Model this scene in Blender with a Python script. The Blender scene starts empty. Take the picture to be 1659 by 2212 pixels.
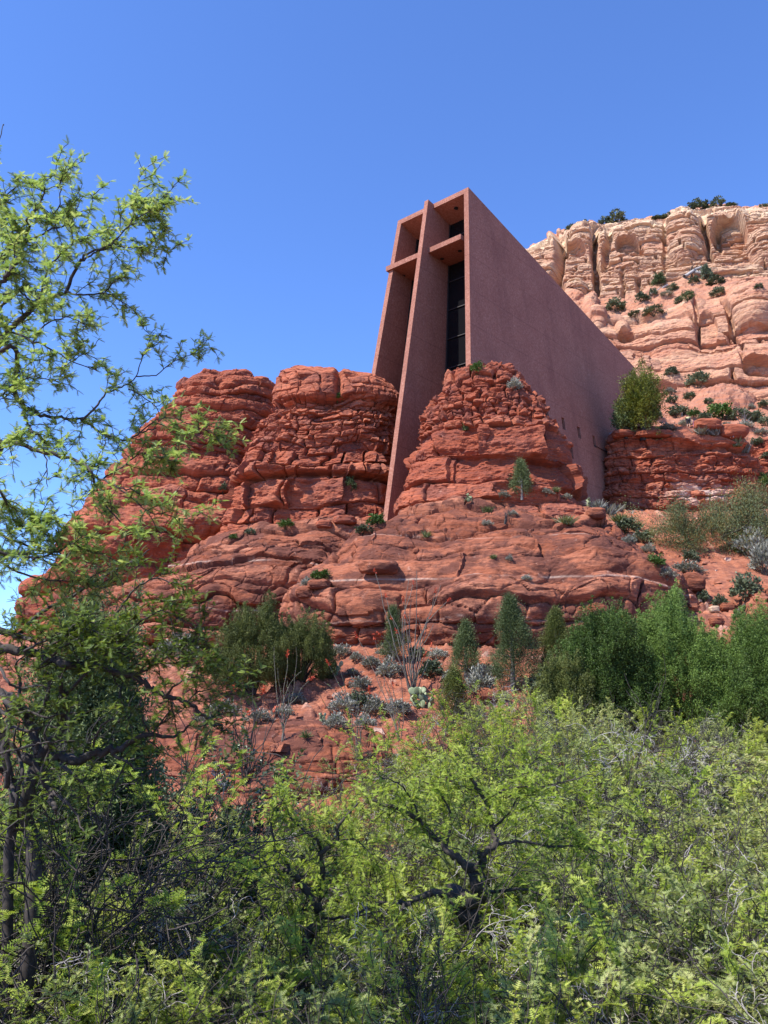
import bpy, math, random
import numpy as np
from mathutils import Vector
from mathutils.bvhtree import BVHTree

# ------------------------------------------------------------------ scene, camera, light
S = bpy.context.scene
COL = S.collection
FP, PITCH = 1774.0, math.radians(12.5)          # focal length (for a 1659 px wide picture), camera pitch
cam_d = bpy.data.cameras.new('camera')
cam = bpy.data.objects.new('camera', cam_d)
COL.objects.link(cam)
cam.location = (0, 0, 0)
cam.rotation_euler = (math.radians(90) + PITCH, 0, 0)
cam_d.sensor_fit = 'HORIZONTAL'
cam_d.sensor_width = 36.0
cam_d.lens = 36.0 * FP / 1659.0
cam_d.clip_start = 0.1
cam_d.clip_end = 5000
S.camera = cam

SUN_H = np.array([-0.86, -0.51])
SUN_H /= np.linalg.norm(SUN_H)
SUN_EL = math.radians(53)
W = bpy.data.worlds.new('World')
S.world = W
W.use_nodes = True
wn, wl = W.node_tree.nodes, W.node_tree.links
bg = wn['Background']
sky = wn.new('ShaderNodeTexSky')
sky.sky_type = 'NISHITA'
sky.sun_disc = False
sky.sun_elevation = SUN_EL
sky.sun_rotation = math.atan2(SUN_H[0], SUN_H[1])
sky.altitude = 1300
sky.air_density = 1.0
sky.dust_density = 0.0
sky.ozone_density = 3.0
tintn = wn.new('ShaderNodeMix')                    # the deep blue of high dry air
tintn.data_type = 'RGBA'
tintn.blend_type = 'MULTIPLY'
tintn.inputs[0].default_value = 1.0
tintn.inputs[7].default_value = (0.94, 1.22, 1.76, 1)
wl.new(sky.outputs[0], tintn.inputs[6])
wl.new(tintn.outputs[2], bg.inputs['Color'])
bg.inputs['Strength'].default_value = 0.114

sd = bpy.data.lights.new('sun', 'SUN')
sd.energy = 5.0
sd.angle = math.radians(0.5)
sd.color = (1.0, 0.955, 0.89)
sun = bpy.data.objects.new('sun', sd)
COL.objects.link(sun)
sdir = Vector((SUN_H[0] * math.cos(SUN_EL), SUN_H[1] * math.cos(SUN_EL), math.sin(SUN_EL)))
sun.rotation_euler = sdir.to_track_quat('Z', 'Y').to_euler()

S.view_settings.view_transform = 'Standard'
S.view_settings.look = 'None'
S.view_settings.exposure = 0.70
S.view_settings.gamma = 1.0
S.cycles.max_bounces = 8
S.cycles.diffuse_bounces = 2
S.cycles.transmission_bounces = 4

# ------------------------------------------------------------------ picture <-> place helpers
_fw = np.array([0, math.cos(PITCH), math.sin(PITCH)])
_up = np.array([0, -math.sin(PITCH), math.cos(PITCH)])
_rt = np.array([1.0, 0, 0])
ZV = np.array([0, 0, 1.0])


def ray(px, py):
    px, py = np.asarray(px, float), np.asarray(py, float)
    d = _fw + ((px - 829.5) / FP)[..., None] * _rt + ((1106 - py) / FP)[..., None] * _up
    return d


def at(px, py, D):
    d = ray(px, py)
    return d * (np.asarray(D, float) / d[..., 1])[..., None]


def proj(P):
    P = np.asarray(P, float)
    z = P @ _fw
    return 829.5 + FP * (P @ _rt) / z, 1106 - FP * (P @ _up) / z


# ------------------------------------------------------------------ noise
def _h(ix, iy, iz, seed):
    with np.errstate(over='ignore'):
        h = (ix.astype(np.uint32) * np.uint32(374761393) + iy.astype(np.uint32) * np.uint32(668265263)
             + iz.astype(np.uint32) * np.uint32(2246822519) + np.uint32((seed * 3266489917) & 0xffffffff))
        h = (h ^ (h >> np.uint32(13))) * np.uint32(1274126177)
        h = (h ^ (h >> np.uint32(16))) * np.uint32(2654435761)
        h = h ^ (h >> np.uint32(15))
    return h.astype(np.float64) / 4294967295.0


def vnoise(P, seed=0):
    P = np.asarray(P, float)
    i = np.floor(P).astype(np.int64)
    f = P - i
    u = f * f * f * (f * (f * 6 - 15) + 10)
    r = 0
    for dx in (0, 1):
        wx = u[..., 0] if dx else 1 - u[..., 0]
        for dy in (0, 1):
            wy = u[..., 1] if dy else 1 - u[..., 1]
            for dz in (0, 1):
                wz = u[..., 2] if dz else 1 - u[..., 2]
                r = r + wx * wy * wz * _h(i[..., 0] + dx, i[..., 1] + dy, i[..., 2] + dz, seed)
    return r * 2 - 1


def fbm(P, oc=4, seed=0, gain=0.5, lac=2.03):
    r, a = 0, 1.0
    P = np.asarray(P, float)
    for k in range(oc):
        r = r + a * vnoise(P, seed + k * 17)
        P = P * lac + 7.3
        a *= gain
    return r


def h1(i, j=0, seed=0):
    i = np.asarray(i).astype(np.int64)
    j = np.asarray(j).astype(np.int64) + 0 * i
    return _h(i, j, 0 * i + 5, seed)


def worley(P, seed=0):
    P = np.asarray(P, float)
    i = np.floor(P).astype(np.int64)
    f1 = np.full(P.shape[:-1], 9.0)
    f2 = np.full(P.shape[:-1], 9.0)
    idv = np.zeros(P.shape[:-1])
    for dx in (-1, 0, 1):
        for dy in (-1, 0, 1):
            for dz in (-1, 0, 1):
                c = i + np.array([dx, dy, dz])
                q = np.stack([c[..., k] + _h(c[..., 0], c[..., 1], c[..., 2], seed + k) for k in range(3)], -1)
                d = np.sqrt(((q - P) ** 2).sum(-1))
                cid = _h(c[..., 0], c[..., 1], c[..., 2], seed + 9)
                near = d < f1
                f2 = np.where(near, f1, np.minimum(f2, d))
                idv = np.where(near, cid, idv)
                f1 = np.where(near, d, f1)
    return f1, f2, idv


def sst(a, b, x):
    t = np.clip((x - a) / (b - a), 0, 1)
    return t * t * (3 - 2 * t)


# ------------------------------------------------------------------ mesh helpers
def tag(o, label=None, cat=None, group=None, kind=None):
    if label: o['label'] = label
    if cat: o['category'] = cat
    if group: o['group'] = group
    if kind: o['kind'] = kind
    return o


def raw_mesh(name, V, faces, mat, attrs=None, smooth=True):
    """faces: list of int arrays (n,3) or (n,4)"""
    me = bpy.data.meshes.new(name)
    V = np.ascontiguousarray(V, np.float32)
    faces = [np.asarray(f, np.int32) for f in faces if len(f)]
    loops = np.concatenate([f.ravel() for f in faces]).astype(np.int32)
    sizes = np.concatenate([np.full(len(f), f.shape[1], np.int32) for f in faces])
    starts = np.concatenate([[0], np.cumsum(sizes)[:-1]]).astype(np.int32)
    me.vertices.add(len(V))
    me.vertices.foreach_set('co', V.ravel())
    me.loops.add(len(loops))
    me.loops.foreach_set('vertex_index', loops)
    me.polygons.add(len(sizes))
    me.polygons.foreach_set('loop_start', starts)
    me.polygons.foreach_set('loop_total', sizes)
    me.polygons.foreach_set('use_smooth', np.full(len(sizes), smooth, bool))
    for k, a in (attrs or {}).items():
        at_ = me.attributes.new(k, 'FLOAT', 'POINT')
        at_.data.foreach_set('value', np.ascontiguousarray(a, np.float32).ravel())
    me.update(calc_edges=True)
    me.validate()
    for m in (mat if isinstance(mat, (list, tuple)) else [mat]):
        me.materials.append(m)
    return me


def link(name, me, parent=None):
    o = bpy.data.objects.new(name, me)
    COL.objects.link(o)
    if parent is not None:
        o.parent = parent
    return o


def empty(name, loc):
    o = bpy.data.objects.new(name, None)
    o.empty_display_size = 0.3
    COL.objects.link(o)
    o.location = [float(c) for c in loc]
    return o


class Acc:
    def __init__(s):
        s.V, s.T, s.Q, s.A, s.n = [], [], [], [], 0

    def add(s, V, F, tint=0.5):
        V = np.asarray(V, float).reshape(-1, 3)
        F = np.asarray(F, np.int64)
        (s.T if F.shape[1] == 3 else s.Q).append(F + s.n)
        s.V.append(V)
        s.A.append(np.broadcast_to(np.asarray(tint, float), (len(V),)).copy())
        s.n += len(V)

    def tube(s, pts, rad, sides=5, tint=0.5, cap=True):
        pts = np.asarray(pts, float)
        n = len(pts)
        rad = np.broadcast_to(np.asarray(rad, float), (n,))
        t = np.gradient(pts, axis=0)
        t /= np.linalg.norm(t, axis=1)[:, None] + 1e-9
        ref = np.array([0.31, 0.87, 0.38])
        u = np.cross(t, ref)
        u /= np.linalg.norm(u, axis=1)[:, None] + 1e-9
        v = np.cross(t, u)
        a = np.arange(sides) * 2 * math.pi / sides
        ring = pts[:, None] + rad[:, None, None] * (np.cos(a)[None, :, None] * u[:, None] + np.sin(a)[None, :, None] * v[:, None])
        i = np.arange(n - 1)[:, None] * sides
        j = np.arange(sides)[None]
        k = (j + 1) % sides
        F = np.stack([i + j, i + k, i + sides + k, i + sides + j], -1).reshape(-1, 4)
        s.add(ring.reshape(-1, 3), F, tint)

    def scatter(s, TV, TF, pos, d, upv, sc, tint):
        """template TV: x along d, z along up"""
        pos = np.asarray(pos, float); d = np.asarray(d, float); upv = np.asarray(upv, float)
        x = d / (np.linalg.norm(d, axis=1)[:, None] + 1e-9)
        y = np.cross(upv, x)
        y /= np.linalg.norm(y, axis=1)[:, None] + 1e-9
        z = np.cross(x, y)
        sc = np.broadcast_to(np.asarray(sc, float), (len(pos),))
        V = pos[:, None] + sc[:, None, None] * (TV[None, :, 0:1] * x[:, None] + TV[None, :, 1:2] * y[:, None] + TV[None, :, 2:3] * z[:, None])
        k = len(TV)
        F = (np.arange(len(pos))[:, None, None] * k + TF[None]).reshape(-1, TF.shape[1])
        s.add(V.reshape(-1, 3), F, np.repeat(np.broadcast_to(tint, (len(pos),)), k))

    def mesh(s, name, mat, smooth=True):
        F = []
        if s.T: F.append(np.concatenate(s.T))
        if s.Q: F.append(np.concatenate(s.Q))
        return raw_mesh(name, np.concatenate(s.V), F, mat, {'tint': np.concatenate(s.A)}, smooth)

    def build(s, name, mat, parent=None, smooth=True):
        return link(name, s.mesh(name, mat, smooth), parent)


def hexa(acc, P):
    """P: 8 corners, first 4 one face loop, next 4 the opposite face in the same order"""
    acc.add(P, [[3, 2, 1, 0], [4, 5, 6, 7], [0, 1, 5, 4], [1, 2, 6, 5], [2, 3, 7, 6], [3, 0, 4, 7]])


# ------------------------------------------------------------------ materials
def mat_new(name):
    m = bpy.data.materials.new(name)
    m.use_nodes = True
    nt = m.node_tree
    return m, nt.nodes, nt.links, nt.nodes['Principled BSDF']


def nd(ns, t, **kw):
    n = ns.new(t)
    for k, v in kw.items():
        setattr(n, k, v)
    return n


def ramp(ns, ls, src, stops):
    r = ns.new('ShaderNodeValToRGB')
    e = r.color_ramp.elements
    while len(e) < len(stops):
        e.new(0.5)
    for q, (p, c) in zip(e, stops):
        q.position = p
        q.color = (*c, 1) if len(c) == 3 else c
    ls.new(src, r.inputs['Fac'])
    return r.outputs['Color']


def mixc(ns, ls, fac, a, b, mode='MIX'):
    m = nd(ns, 'ShaderNodeMix', data_type='RGBA', blend_type=mode)
    for i, v in ((0, fac), (6, a), (7, b)):
        if hasattr(v, 'links') or isinstance(v, bpy.types.NodeSocket):
            ls.new(v, m.inputs[i])
        elif i == 0:
            m.inputs[i].default_value = v
        else:
            m.inputs[i].default_value = (*v, 1)
    return m.outputs[2]


def noise(ns, ls, co, scale, detail=4, rough=0.55, sx=(1, 1, 1)):
    mp = nd(ns, 'ShaderNodeMapping')
    mp.inputs['Scale'].default_value = sx
    ls.new(co, mp.inputs['Vector'])
    n = nd(ns, 'ShaderNodeTexNoise')
    n.inputs['Scale'].default_value = scale
    n.inputs['Detail'].default_value = detail
    n.inputs['Roughness'].default_value = rough
    ls.new(mp.outputs[0], n.inputs['Vector'])
    return n.outputs['Fac']


def attr(ns, name):
    return nd(ns, 'ShaderNodeAttribute', attribute_name=name).outputs['Fac']


def rock_mat(name, stops, pale=(0.72, 0.56, 0.44), dark=(0.13, 0.05, 0.04), varnish=0.6, fine=1.0, bump=0.35, vlo=0.5, vhi=0.68):
    m, ns, ls, b = mat_new(name)
    co = nd(ns, 'ShaderNodeTexCoord').outputs['Object']
    tone = attr(ns, 'tone')
    n1 = noise(ns, ls, co, 0.55 * fine, 6, 0.62, (1, 1, 2.6))
    n2 = noise(ns, ls, co, 3.2 * fine, 5, 0.65, (1, 1, 3.5))
    add = nd(ns, 'ShaderNodeMath', operation='MULTIPLY_ADD')
    ls.new(n1, add.inputs[0]); add.inputs[1].default_value = 0.75
    ls.new(tone, add.inputs[2])
    add2 = nd(ns, 'ShaderNodeMath', operation='MULTIPLY_ADD')
    ls.new(n2, add2.inputs[0]); add2.inputs[1].default_value = 0.55
    ls.new(add.outputs[0], add2.inputs[2])
    sub = nd(ns, 'ShaderNodeMath', operation='SUBTRACT')
    ls.new(add2.outputs[0], sub.inputs[0]); sub.inputs[1].default_value = 0.65
    c = ramp(ns, ls, sub.outputs[0], stops)
    # desert varnish: dark patches
    vn = noise(ns, ls, co, 0.42 * fine, 7, 0.68, (1, 1, 1.7))
    vr = ramp(ns, ls, vn, [(vlo, (0, 0, 0)), (vhi, (varnish,) * 3)])
    c = mixc(ns, ls, vr, c, dark)
    # thin dark bedding lines and runs of finer cracks
    bl_ = noise(ns, ls, co, 0.8 * fine, 5, 0.6, (0.35, 0.35, 7.0))
    br_ = ramp(ns, ls, bl_, [(0.44, (0, 0, 0)), (0.492, (0.55,) * 3), (0.508, (0.55,) * 3), (0.56, (0, 0, 0))])
    c = mixc(ns, ls, br_, c, dark)
    # pale calcite / lichen flecks
    fn = noise(ns, ls, co, 2.4 * fine, 6, 0.7)
    fr = ramp(ns, ls, fn, [(0.62, (0, 0, 0)), (0.74, (0.45,) * 3)])
    c = mixc(ns, ls, fr, c, tuple(0.5 * (p + s) for p, s in zip(pale, stops[-1][1])))
    c = mixc(ns, ls, attr(ns, 'pale'), c, pale)
    ls.new(c, b.inputs['Base Color'])
    b.inputs['Roughness'].default_value = 0.92
    b.inputs['Specular IOR Level'].default_value = 0.15
    bp = nd(ns, 'ShaderNodeBump')
    bp.inputs['Strength'].default_value = bump
    bp.inputs['Distance'].default_value = 0.25 / fine
    nb = noise(ns, ls, co, 3.5 * fine, 8, 0.7, (1, 1, 2.2))
    ls.new(nb, bp.inputs['Height'])
    ls.new(bp.outputs[0], b.inputs['Normal'])
    return m


def leaf_mat(name, stops, trans=0.35, rough=0.55, tcol=None, spec=0.3):
    m, ns, ls, b = mat_new(name)
    oi = nd(ns, 'ShaderNodeObjectInfo')                # plants of one kind differ a little
    ma = nd(ns, 'ShaderNodeMath', operation='MULTIPLY_ADD')
    ls.new(oi.outputs['Random'], ma.inputs[0]); ma.inputs[1].default_value = 0.5; ma.inputs[2].default_value = -0.27
    md = nd(ns, 'ShaderNodeMath', operation='ADD', use_clamp=True)
    ls.new(attr(ns, 'tint'), md.inputs[0]); ls.new(ma.outputs[0], md.inputs[1])
    c = ramp(ns, ls, md.outputs[0], stops)
    ls.new(c, b.inputs['Base Color'])
    b.inputs['Roughness'].default_value = rough
    b.inputs['Specular IOR Level'].default_value = spec
    tr = nd(ns, 'ShaderNodeBsdfTranslucent')
    tc = mixc(ns, ls, 1.0, c, tcol or (1.0, 1.0, 0.6), 'MULTIPLY')
    ls.new(tc, tr.inputs['Color'])
    mx = nd(ns, 'ShaderNodeMixShader')
    mx.inputs[0].default_value = trans
    ls.new(b.outputs[0], mx.inputs[1]); ls.new(tr.outputs[0], mx.inputs[2])
    ls.new(mx.outputs[0], ns['Material Output'].inputs['Surface'])
    return m


def bark_mat(name, c0, c1, scale=14):
    m, ns, ls, b = mat_new(name)
    co = nd(ns, 'ShaderNodeTexCoord').outputs['Object']
    n = noise(ns, ls, co, scale, 5, 0.65)
    ls.new(ramp(ns, ls, n, [(0.3, c0), (0.7, c1)]), b.inputs['Base Color'])
    b.inputs['Roughness'].default_value = 0.9
    return m


def plain_mat(name, c, rough=0.6, metal=0.0, var=0.15, scale=6):
    m, ns, ls, b = mat_new(name)
    co = nd(ns, 'ShaderNodeTexCoord').outputs['Object']
    n = noise(ns, ls, co, scale, 4)
    c0 = tuple(v * (1 - var) for v in c); c1 = tuple(min(1, v * (1 + var)) for v in c)
    ls.new(ramp(ns, ls, n, [(0.3, c0), (0.7, c1)]), b.inputs['Base Color'])
    b.inputs['Roughness'].default_value = rough
    b.inputs['Metallic'].default_value = metal
    return m


RED = [(0.0, (0.175, 0.042, 0.020)), (0.35, (0.285, 0.072, 0.035)), (0.62, (0.375, 0.110, 0.055)), (1.0, (0.48, 0.185, 0.105))]
DOME = [(0.0, (0.135, 0.037, 0.018)), (0.35, (0.235, 0.071, 0.035)), (0.62, (0.325, 0.111, 0.058)), (1.0, (0.46, 0.205, 0.125))]
CLIFF = [(0.0, (0.31, 0.110, 0.058)), (0.3, (0.43, 0.180, 0.102)), (0.6, (0.52, 0.290, 0.175)), (1.0, (0.62, 0.44, 0.28))]
M_tower = rock_mat('red_sandstone', RED, varnish=0.6, vlo=0.49, vhi=0.60)
M_dome = rock_mat('pink_slickrock', DOME, pale=(0.74, 0.60, 0.48), bump=0.55, varnish=0.9, vlo=0.475, vhi=0.55, dark=(0.12, 0.045, 0.031))
M_cliff = rock_mat('cream_cliff', CLIFF, pale=(0.68, 0.50, 0.33), varnish=0.35, fine=0.45, bump=0.5, dark=(0.26, 0.15, 0.12), vlo=0.55, vhi=0.75)
M_ground = rock_mat('red_dirt', [(0.0, (0.18, 0.052, 0.025)), (0.35, (0.29, 0.090, 0.043)), (0.65, (0.38, 0.135, 0.070)), (1.0, (0.48, 0.215, 0.135))],
                    varnish=0.6, fine=2.2, bump=0.8, vlo=0.48, vhi=0.6)

# ------------------------------------------------------------------ the land
HIT = []                                        # (V, F) of solid rock, for standing plants on it


def grid_faces(nv, nu, closed):
    i = np.arange(nv - 1)[:, None] * nu
    j = np.arange(nu if closed else nu - 1)[None]
    k = (j + 1) % nu
    return np.stack([i + j, i + k, i + nu + k, i + nu + j], -1).reshape(-1, 4)


def grid_normals(G, closed):
    if closed:
        du = np.roll(G, -1, 1) - np.roll(G, 1, 1)
    else:
        du = np.gradient(G, axis=1)
    dv = np.gradient(G, axis=0)
    N = np.cross(du, dv)
    N /= np.linalg.norm(N, axis=-1)[..., None] + 1e-9
    return N


def strata(z, thick, seed):
    """layer index, position in the layer (0..1), thickness for heights z; thick: list of (z, mean thickness)"""
    rg = np.random.RandomState(seed)
    zs, ts = zip(*thick)
    b = [float(z.min()) - 2.0]
    while b[-1] < z.max() + 2:
        b.append(b[-1] + np.interp(b[-1], zs, ts) * rg.uniform(0.5, 1.5))
    b = np.array(b)
    i = np.clip(np.searchsorted(b, z) - 1, 0, len(b) - 2)
    t = b[i + 1] - b[i]
    return i, (z - b[i]) / t, t


def rock_disp(P, s, seed, thick, bw=2.0, A_layer=0.5, A_bulge=0.3, A_block=0.4, A_crack=0.5, A_tilt=0.5, A_noise=0.25, A_big=0.8, wob=0.5, kx=0.0, smoothtop=None, slab=0.0, cw=0.11):
    """displacement of bedded, jointed sandstone. P points, s running length along the face"""
    zz = P[..., 2] + wob * fbm(P * 0.11, 3, seed) + 0.12 * fbm(P * 0.7, 2, seed + 3) + kx * P[..., 0]
    i, f, t = strata(zz, thick, seed)
    r = h1(i, 3, seed)
    off = (r - 0.5) * 2 * A_layer
    e = np.clip(np.abs(2 * f - 1), 0, 1)
    bulge = (1 - e ** 4) * A_bulge * np.clip(t / 1.2, 0.25, 1.3)
    w = bw * (0.55 + 0.9 * h1(i, 8, seed)) * np.clip(t / 1.2, 0.5, 1.6)
    u = (s + 0.35 * fbm(P * 0.8, 2, seed + 5)) / w + 13.7 * h1(i, 11, seed)
    c0 = np.floor(u)
    d = u - c0
    jl = 0.3 * (h1(c0, i, seed + 1) - 0.5)
    jr = 1 + 0.3 * (h1(c0 + 1, i, seed + 1) - 0.5)
    cid = np.where(d < jl, c0 - 1, np.where(d > jr, c0 + 1, c0))
    dist = np.minimum(np.abs(d - jl), np.abs(d - jr)) * w
    has = (h1(np.round(u), i, seed + 2) < 0.72)
    crack = -A_crack * np.exp(-(dist / cw) ** 2) * has
    rb = h1(cid, i, seed + 4)
    block = (rb - 0.5) * 2 * A_block
    tilt = (d - 0.5) * (h1(cid, i, seed + 6) - 0.5) * 2 * A_tilt + (f - 0.5) * (h1(cid, i, seed + 7) - 0.6) * 1.4 * A_tilt
    jag = (block + tilt) * np.clip(t / 1.6, 0.40, 1.15) + crack * np.clip(t / 1.2, 0.5, 1)
    edge = sst(0, 0.09, np.minimum(f, 1 - f))
    disp = off * np.clip(t / 1.5, 0.35, 1) + bulge + jag * edge - 0.30 * A_crack * (1 - edge)
    disp = disp + A_noise * fbm(P * np.array([0.9, 0.9, 1.8]), 5, seed + 30, 0.55) + A_big * fbm(P * 0.14, 3, seed + 40)
    if slab > 0:
        f1, f2, cidw = worley(P * np.array([0.5, 0.5, 1.1]) + 0.3 * fbm(P * 0.6, 2, seed + 70)[..., None], seed + 60)
        disp = disp + slab * np.clip(1.35 - t / 1.5, 0.15, 1) * ((cidw - 0.5) * 0.9 - 0.3 * np.exp(-((f2 - f1) / 0.05) ** 2))
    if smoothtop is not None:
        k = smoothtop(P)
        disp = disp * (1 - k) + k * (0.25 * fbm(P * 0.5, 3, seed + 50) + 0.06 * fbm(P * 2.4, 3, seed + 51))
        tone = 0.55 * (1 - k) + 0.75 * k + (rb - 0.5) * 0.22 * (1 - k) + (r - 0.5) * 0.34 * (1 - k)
    else:
        tone = 0.5 + (rb - 0.5) * 0.22 + (r - 0.5) * 0.36
    return disp, tone


def rock_mass(name, rows, D, ratio, nu, nv, seed, mat, kf=0.5, n=2.4, plan=0.10, pale_fn=None, label=None, front=1.0, post=None, **kw):
    """a solid stack of rounded sections. rows: (row of the silhouette, left, right); D: distance of its axis (number or per row)"""
    rows = np.array(rows, float)
    Dv = np.broadcast_to(np.asarray(D, float), (len(rows),))
    hw = (rows[:, 2] - rows[:, 1]) / 2 * Dv / (FP * math.cos(PITCH)) * 0.98
    cx = at((rows[:, 1] + rows[:, 2]) / 2, rows[:, 0], Dv)[:, 0]
    dep = hw * np.asarray(ratio)
    kfv = np.asarray(kf, float) * np.clip((np.arange(len(rows)) - 1) / 5.0, 0.0, 1.0)
    cz = at((rows[:, 1] + rows[:, 2]) / 2, rows[:, 0], Dv - kfv * dep)[:, 2]
    # close the top
    cz = np.concatenate([[cz[0] + 0.25 * min(1, hw[0])], cz]); hw = np.concatenate([[0.02], hw])
    cx = np.concatenate([[cx[0]], cx]); dep = np.concatenate([[0.02], dep]); Dv = np.concatenate([[Dv[0]], Dv])
    for q in range(1, len(cz)):
        cz[q] = min(cz[q], cz[q - 1] - 0.03)
    L = np.concatenate([[0], np.cumsum(np.hypot(np.diff(cz), np.diff(hw) * 0.8))])
    t = np.linspace(0, L[-1], nv)
    ip = lambda a: np.convolve(np.pad(np.interp(t, L, a), 4, mode='edge'), np.ones(9) / 9, 'valid')
    z, w, d, x0, y0 = ip(cz), ip(hw), ip(dep), ip(cx), ip(Dv)
    w[0] = d[0] = 0.02
    nf = int(nu * 0.8)
    th = np.concatenate([np.linspace(math.radians(-205), math.radians(25), nf, endpoint=False),
                         np.linspace(math.radians(25), math.radians(155), nu - nf, endpoint=False)])
    c, s_ = np.cos(th), np.sin(th)
    X = np.sign(c) * np.abs(c) ** (2 / n); Y = np.sign(s_) * np.abs(s_) ** (2 / n)
    pn = 1 + plan * fbm(np.stack(np.broadcast_arrays(1.6 * c[None], 1.6 * s_[None], z[:, None] * 0.05), -1), 3, seed + 90)
    G = np.stack([x0[:, None] + w[:, None] * X[None] * pn, y0[:, None] + d[:, None] * Y[None] * pn, np.broadcast_to(z[:, None], (nv, nu))], -1)
    N = grid_normals(G, True)
    if N[nv // 2, nf // 2, 1] > 0:
        N = -N
    run = th[None] * np.maximum(3.0, w[:, None] * 0.9)
    tc = th + math.pi / 2
    tc = np.where(tc > math.pi, tc - 2 * math.pi, tc)
    run = tc[None] * np.maximum(w, 0.3 * float(np.median(w)))[:, None]
    disp, tone = rock_disp(G, run, seed, **kw)
    fade = np.clip(w / 1.2, 0.1, 1)[:, None]
    G2 = G + N * (disp * fade)[..., None]
    if post is not None:
        G2, tone = post(G2, N, tone)
    pale = pale_fn(G2) if pale_fn else np.zeros((nv, nu))
    V = G2.reshape(-1, 3)
    F = grid_faces(nv, nu, True)
    o = link(name, raw_mesh(name, V, [F], mat, {'tone': tone, 'pale': pale}, smooth=True))
    shade_by_angle(o)
    o['kind'] = 'structure'
    if label: o['label'] = label
    HIT.append(decim(G2, True))
    return o


def decim(G, closed, k=3):
    A = G[::k, ::k]
    return A.reshape(-1, 3), grid_faces(A.shape[0], A.shape[1], closed)


def shade_by_angle(o, ang=38):
    me = o.data
    n = len(me.edges)
    # mark sharp edges from face normals
    nf = len(me.polygons)
    fn = np.empty(nf * 3, np.float32); me.polygons.foreach_get('normal', fn); fn = fn.reshape(-1, 3)
    le = np.empty(len(me.loops), np.int32); me.loops.foreach_get('edge_index', le)
    tot = np.empty(nf, np.int32); me.polygons.foreach_get('loop_total', tot)
    lf = np.repeat(np.arange(nf), tot)
    o_ = np.argsort(le, kind='stable')
    les, lfs = le[o_], lf[o_]
    same = les[1:] == les[:-1]
    e = les[1:][same]
    dot = (fn[lfs[1:][same]] * fn[lfs[:-1][same]]).sum(1)
    sharp = np.zeros(n, bool)
    sharp[e] = dot < math.cos(math.radians(ang))
    a = me.attributes.new('sharp_edge', 'BOOLEAN', 'EDGE')
    a.data.foreach_set('value', sharp)


# ---- ground
GY = [-80, 0, 3, 5, 8, 20, 25, 29, 33, 37, 41, 46, 52, 60, 66, 72, 78, 90, 120, 900]
GZ = [-1.7, -1.7, -2.2, -4.0, -5.2, -5.1, -3.9, -2.7, -2.0, -0.9, 0.6, 2.6, 5.0, 9.3, 12.5, 15.4, 17.6, 19, 24, 24]
GZL = [-1.7, -1.7, -2.2, -4.0, -5.2, -5.1, -3.9, -2.7, -2.0, -1.0, 0.2, 1.4, 2.4, 3.4, 4, 4.6, 5, 6, 6, 6]


def ground_z(x, y):
    x = np.asarray(x, float); y = np.asarray(y, float)
    k = sst(-12, 6, x)
    return np.interp(y, GY, GZ) * k + np.interp(y, GY, GZL) * (1 - k)


def build_ground():
    xs = np.concatenate([-np.geomspace(700, 24, 40), np.arange(-23.5, 26.5, 0.085), np.geomspace(27, 700, 40)])
    ys = np.concatenate([np.linspace(-80, 20, 70), np.arange(20.4, 54, 0.09), np.geomspace(54.5, 900, 120)])
    X, Y = np.meshgrid(xs, ys)
    P = np.stack([X, Y, ground_z(X, Y)], -1)
    zz = P.copy()
    zz[..., 2] += 0.5 * fbm(P * 0.17, 3, 5)
    # broken ledges: terraces cut in the slope, with rubble
    base = zz[..., 2] + 0.28 * fbm(P * 0.5, 4, 9)
    st = 0.62
    q = base / st
    fr = q - np.floor(q)
    terr = (np.floor(q) + sst(0.52, 0.98, fr)) * st
    k = sst(-0.25, 0.2, vnoise(P * 0.13 + 3.1, 21) + 0.3)
    zz[..., 2] = zz[..., 2] * (1 - k) + k * (terr + (zz[..., 2] - base) * 0.6)
    f1, f2, cid = worley(P * np.array([1.9, 1.9, 0.01]) + 0.2 * fbm(P * 2.0, 2, 34)[..., None], 33)
    stone = np.minimum(np.clip(0.46 - f1, 0, 1) * 0.8, 0.13) * (cid > 0.5) * (0.5 + cid)
    g1, g2, gid = worley(P * np.array([5.0, 5.0, 0.01]), 35)
    stone = stone + np.minimum(np.clip(0.45 - g1, 0, 1) * 0.35, 0.06) * (gid > 0.45)
    zz[..., 2] += stone + 0.09 * fbm(P * 2.1, 4, 41, 0.6)
    tone = 0.55 + 0.35 * (cid - 0.5) * (stone > 0.01) + 0.15 * k
    pale = 0.2 * (stone > 0.03) * (cid > 0.95)
    V = zz.reshape(-1, 3)
    F = grid_faces(len(ys), len(xs), False)
    o = link('ground', raw_mesh('ground', V, [F], M_ground, {'tone': tone, 'pale': pale}))
    shade_by_angle(o)
    o['kind'] = 'structure'
    HIT.append(decim(zz, False, 2))


build_ground()

# ---- slickrock domes
def band(zc, wid, seed, amp=0.75):
    def f(G):
        z = G[..., 2] + 0.35 * fbm(G * 0.16, 3, seed) + 0.03 * G[..., 0]
        out = 0
        for c, w_, a_ in zip(zc, wid, amp if isinstance(amp, (list, tuple)) else [amp] * len(zc)):
            nz = vnoise(G * np.array([0.5, 0.5, 2.5]), seed + 3) * 0.5 + 0.5
            out = np.maximum(out, a_ * np.exp(-((z - c) / w_) ** 2) * sst(0.3, 0.75, nz + 0.2))
        return out
    return f


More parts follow.
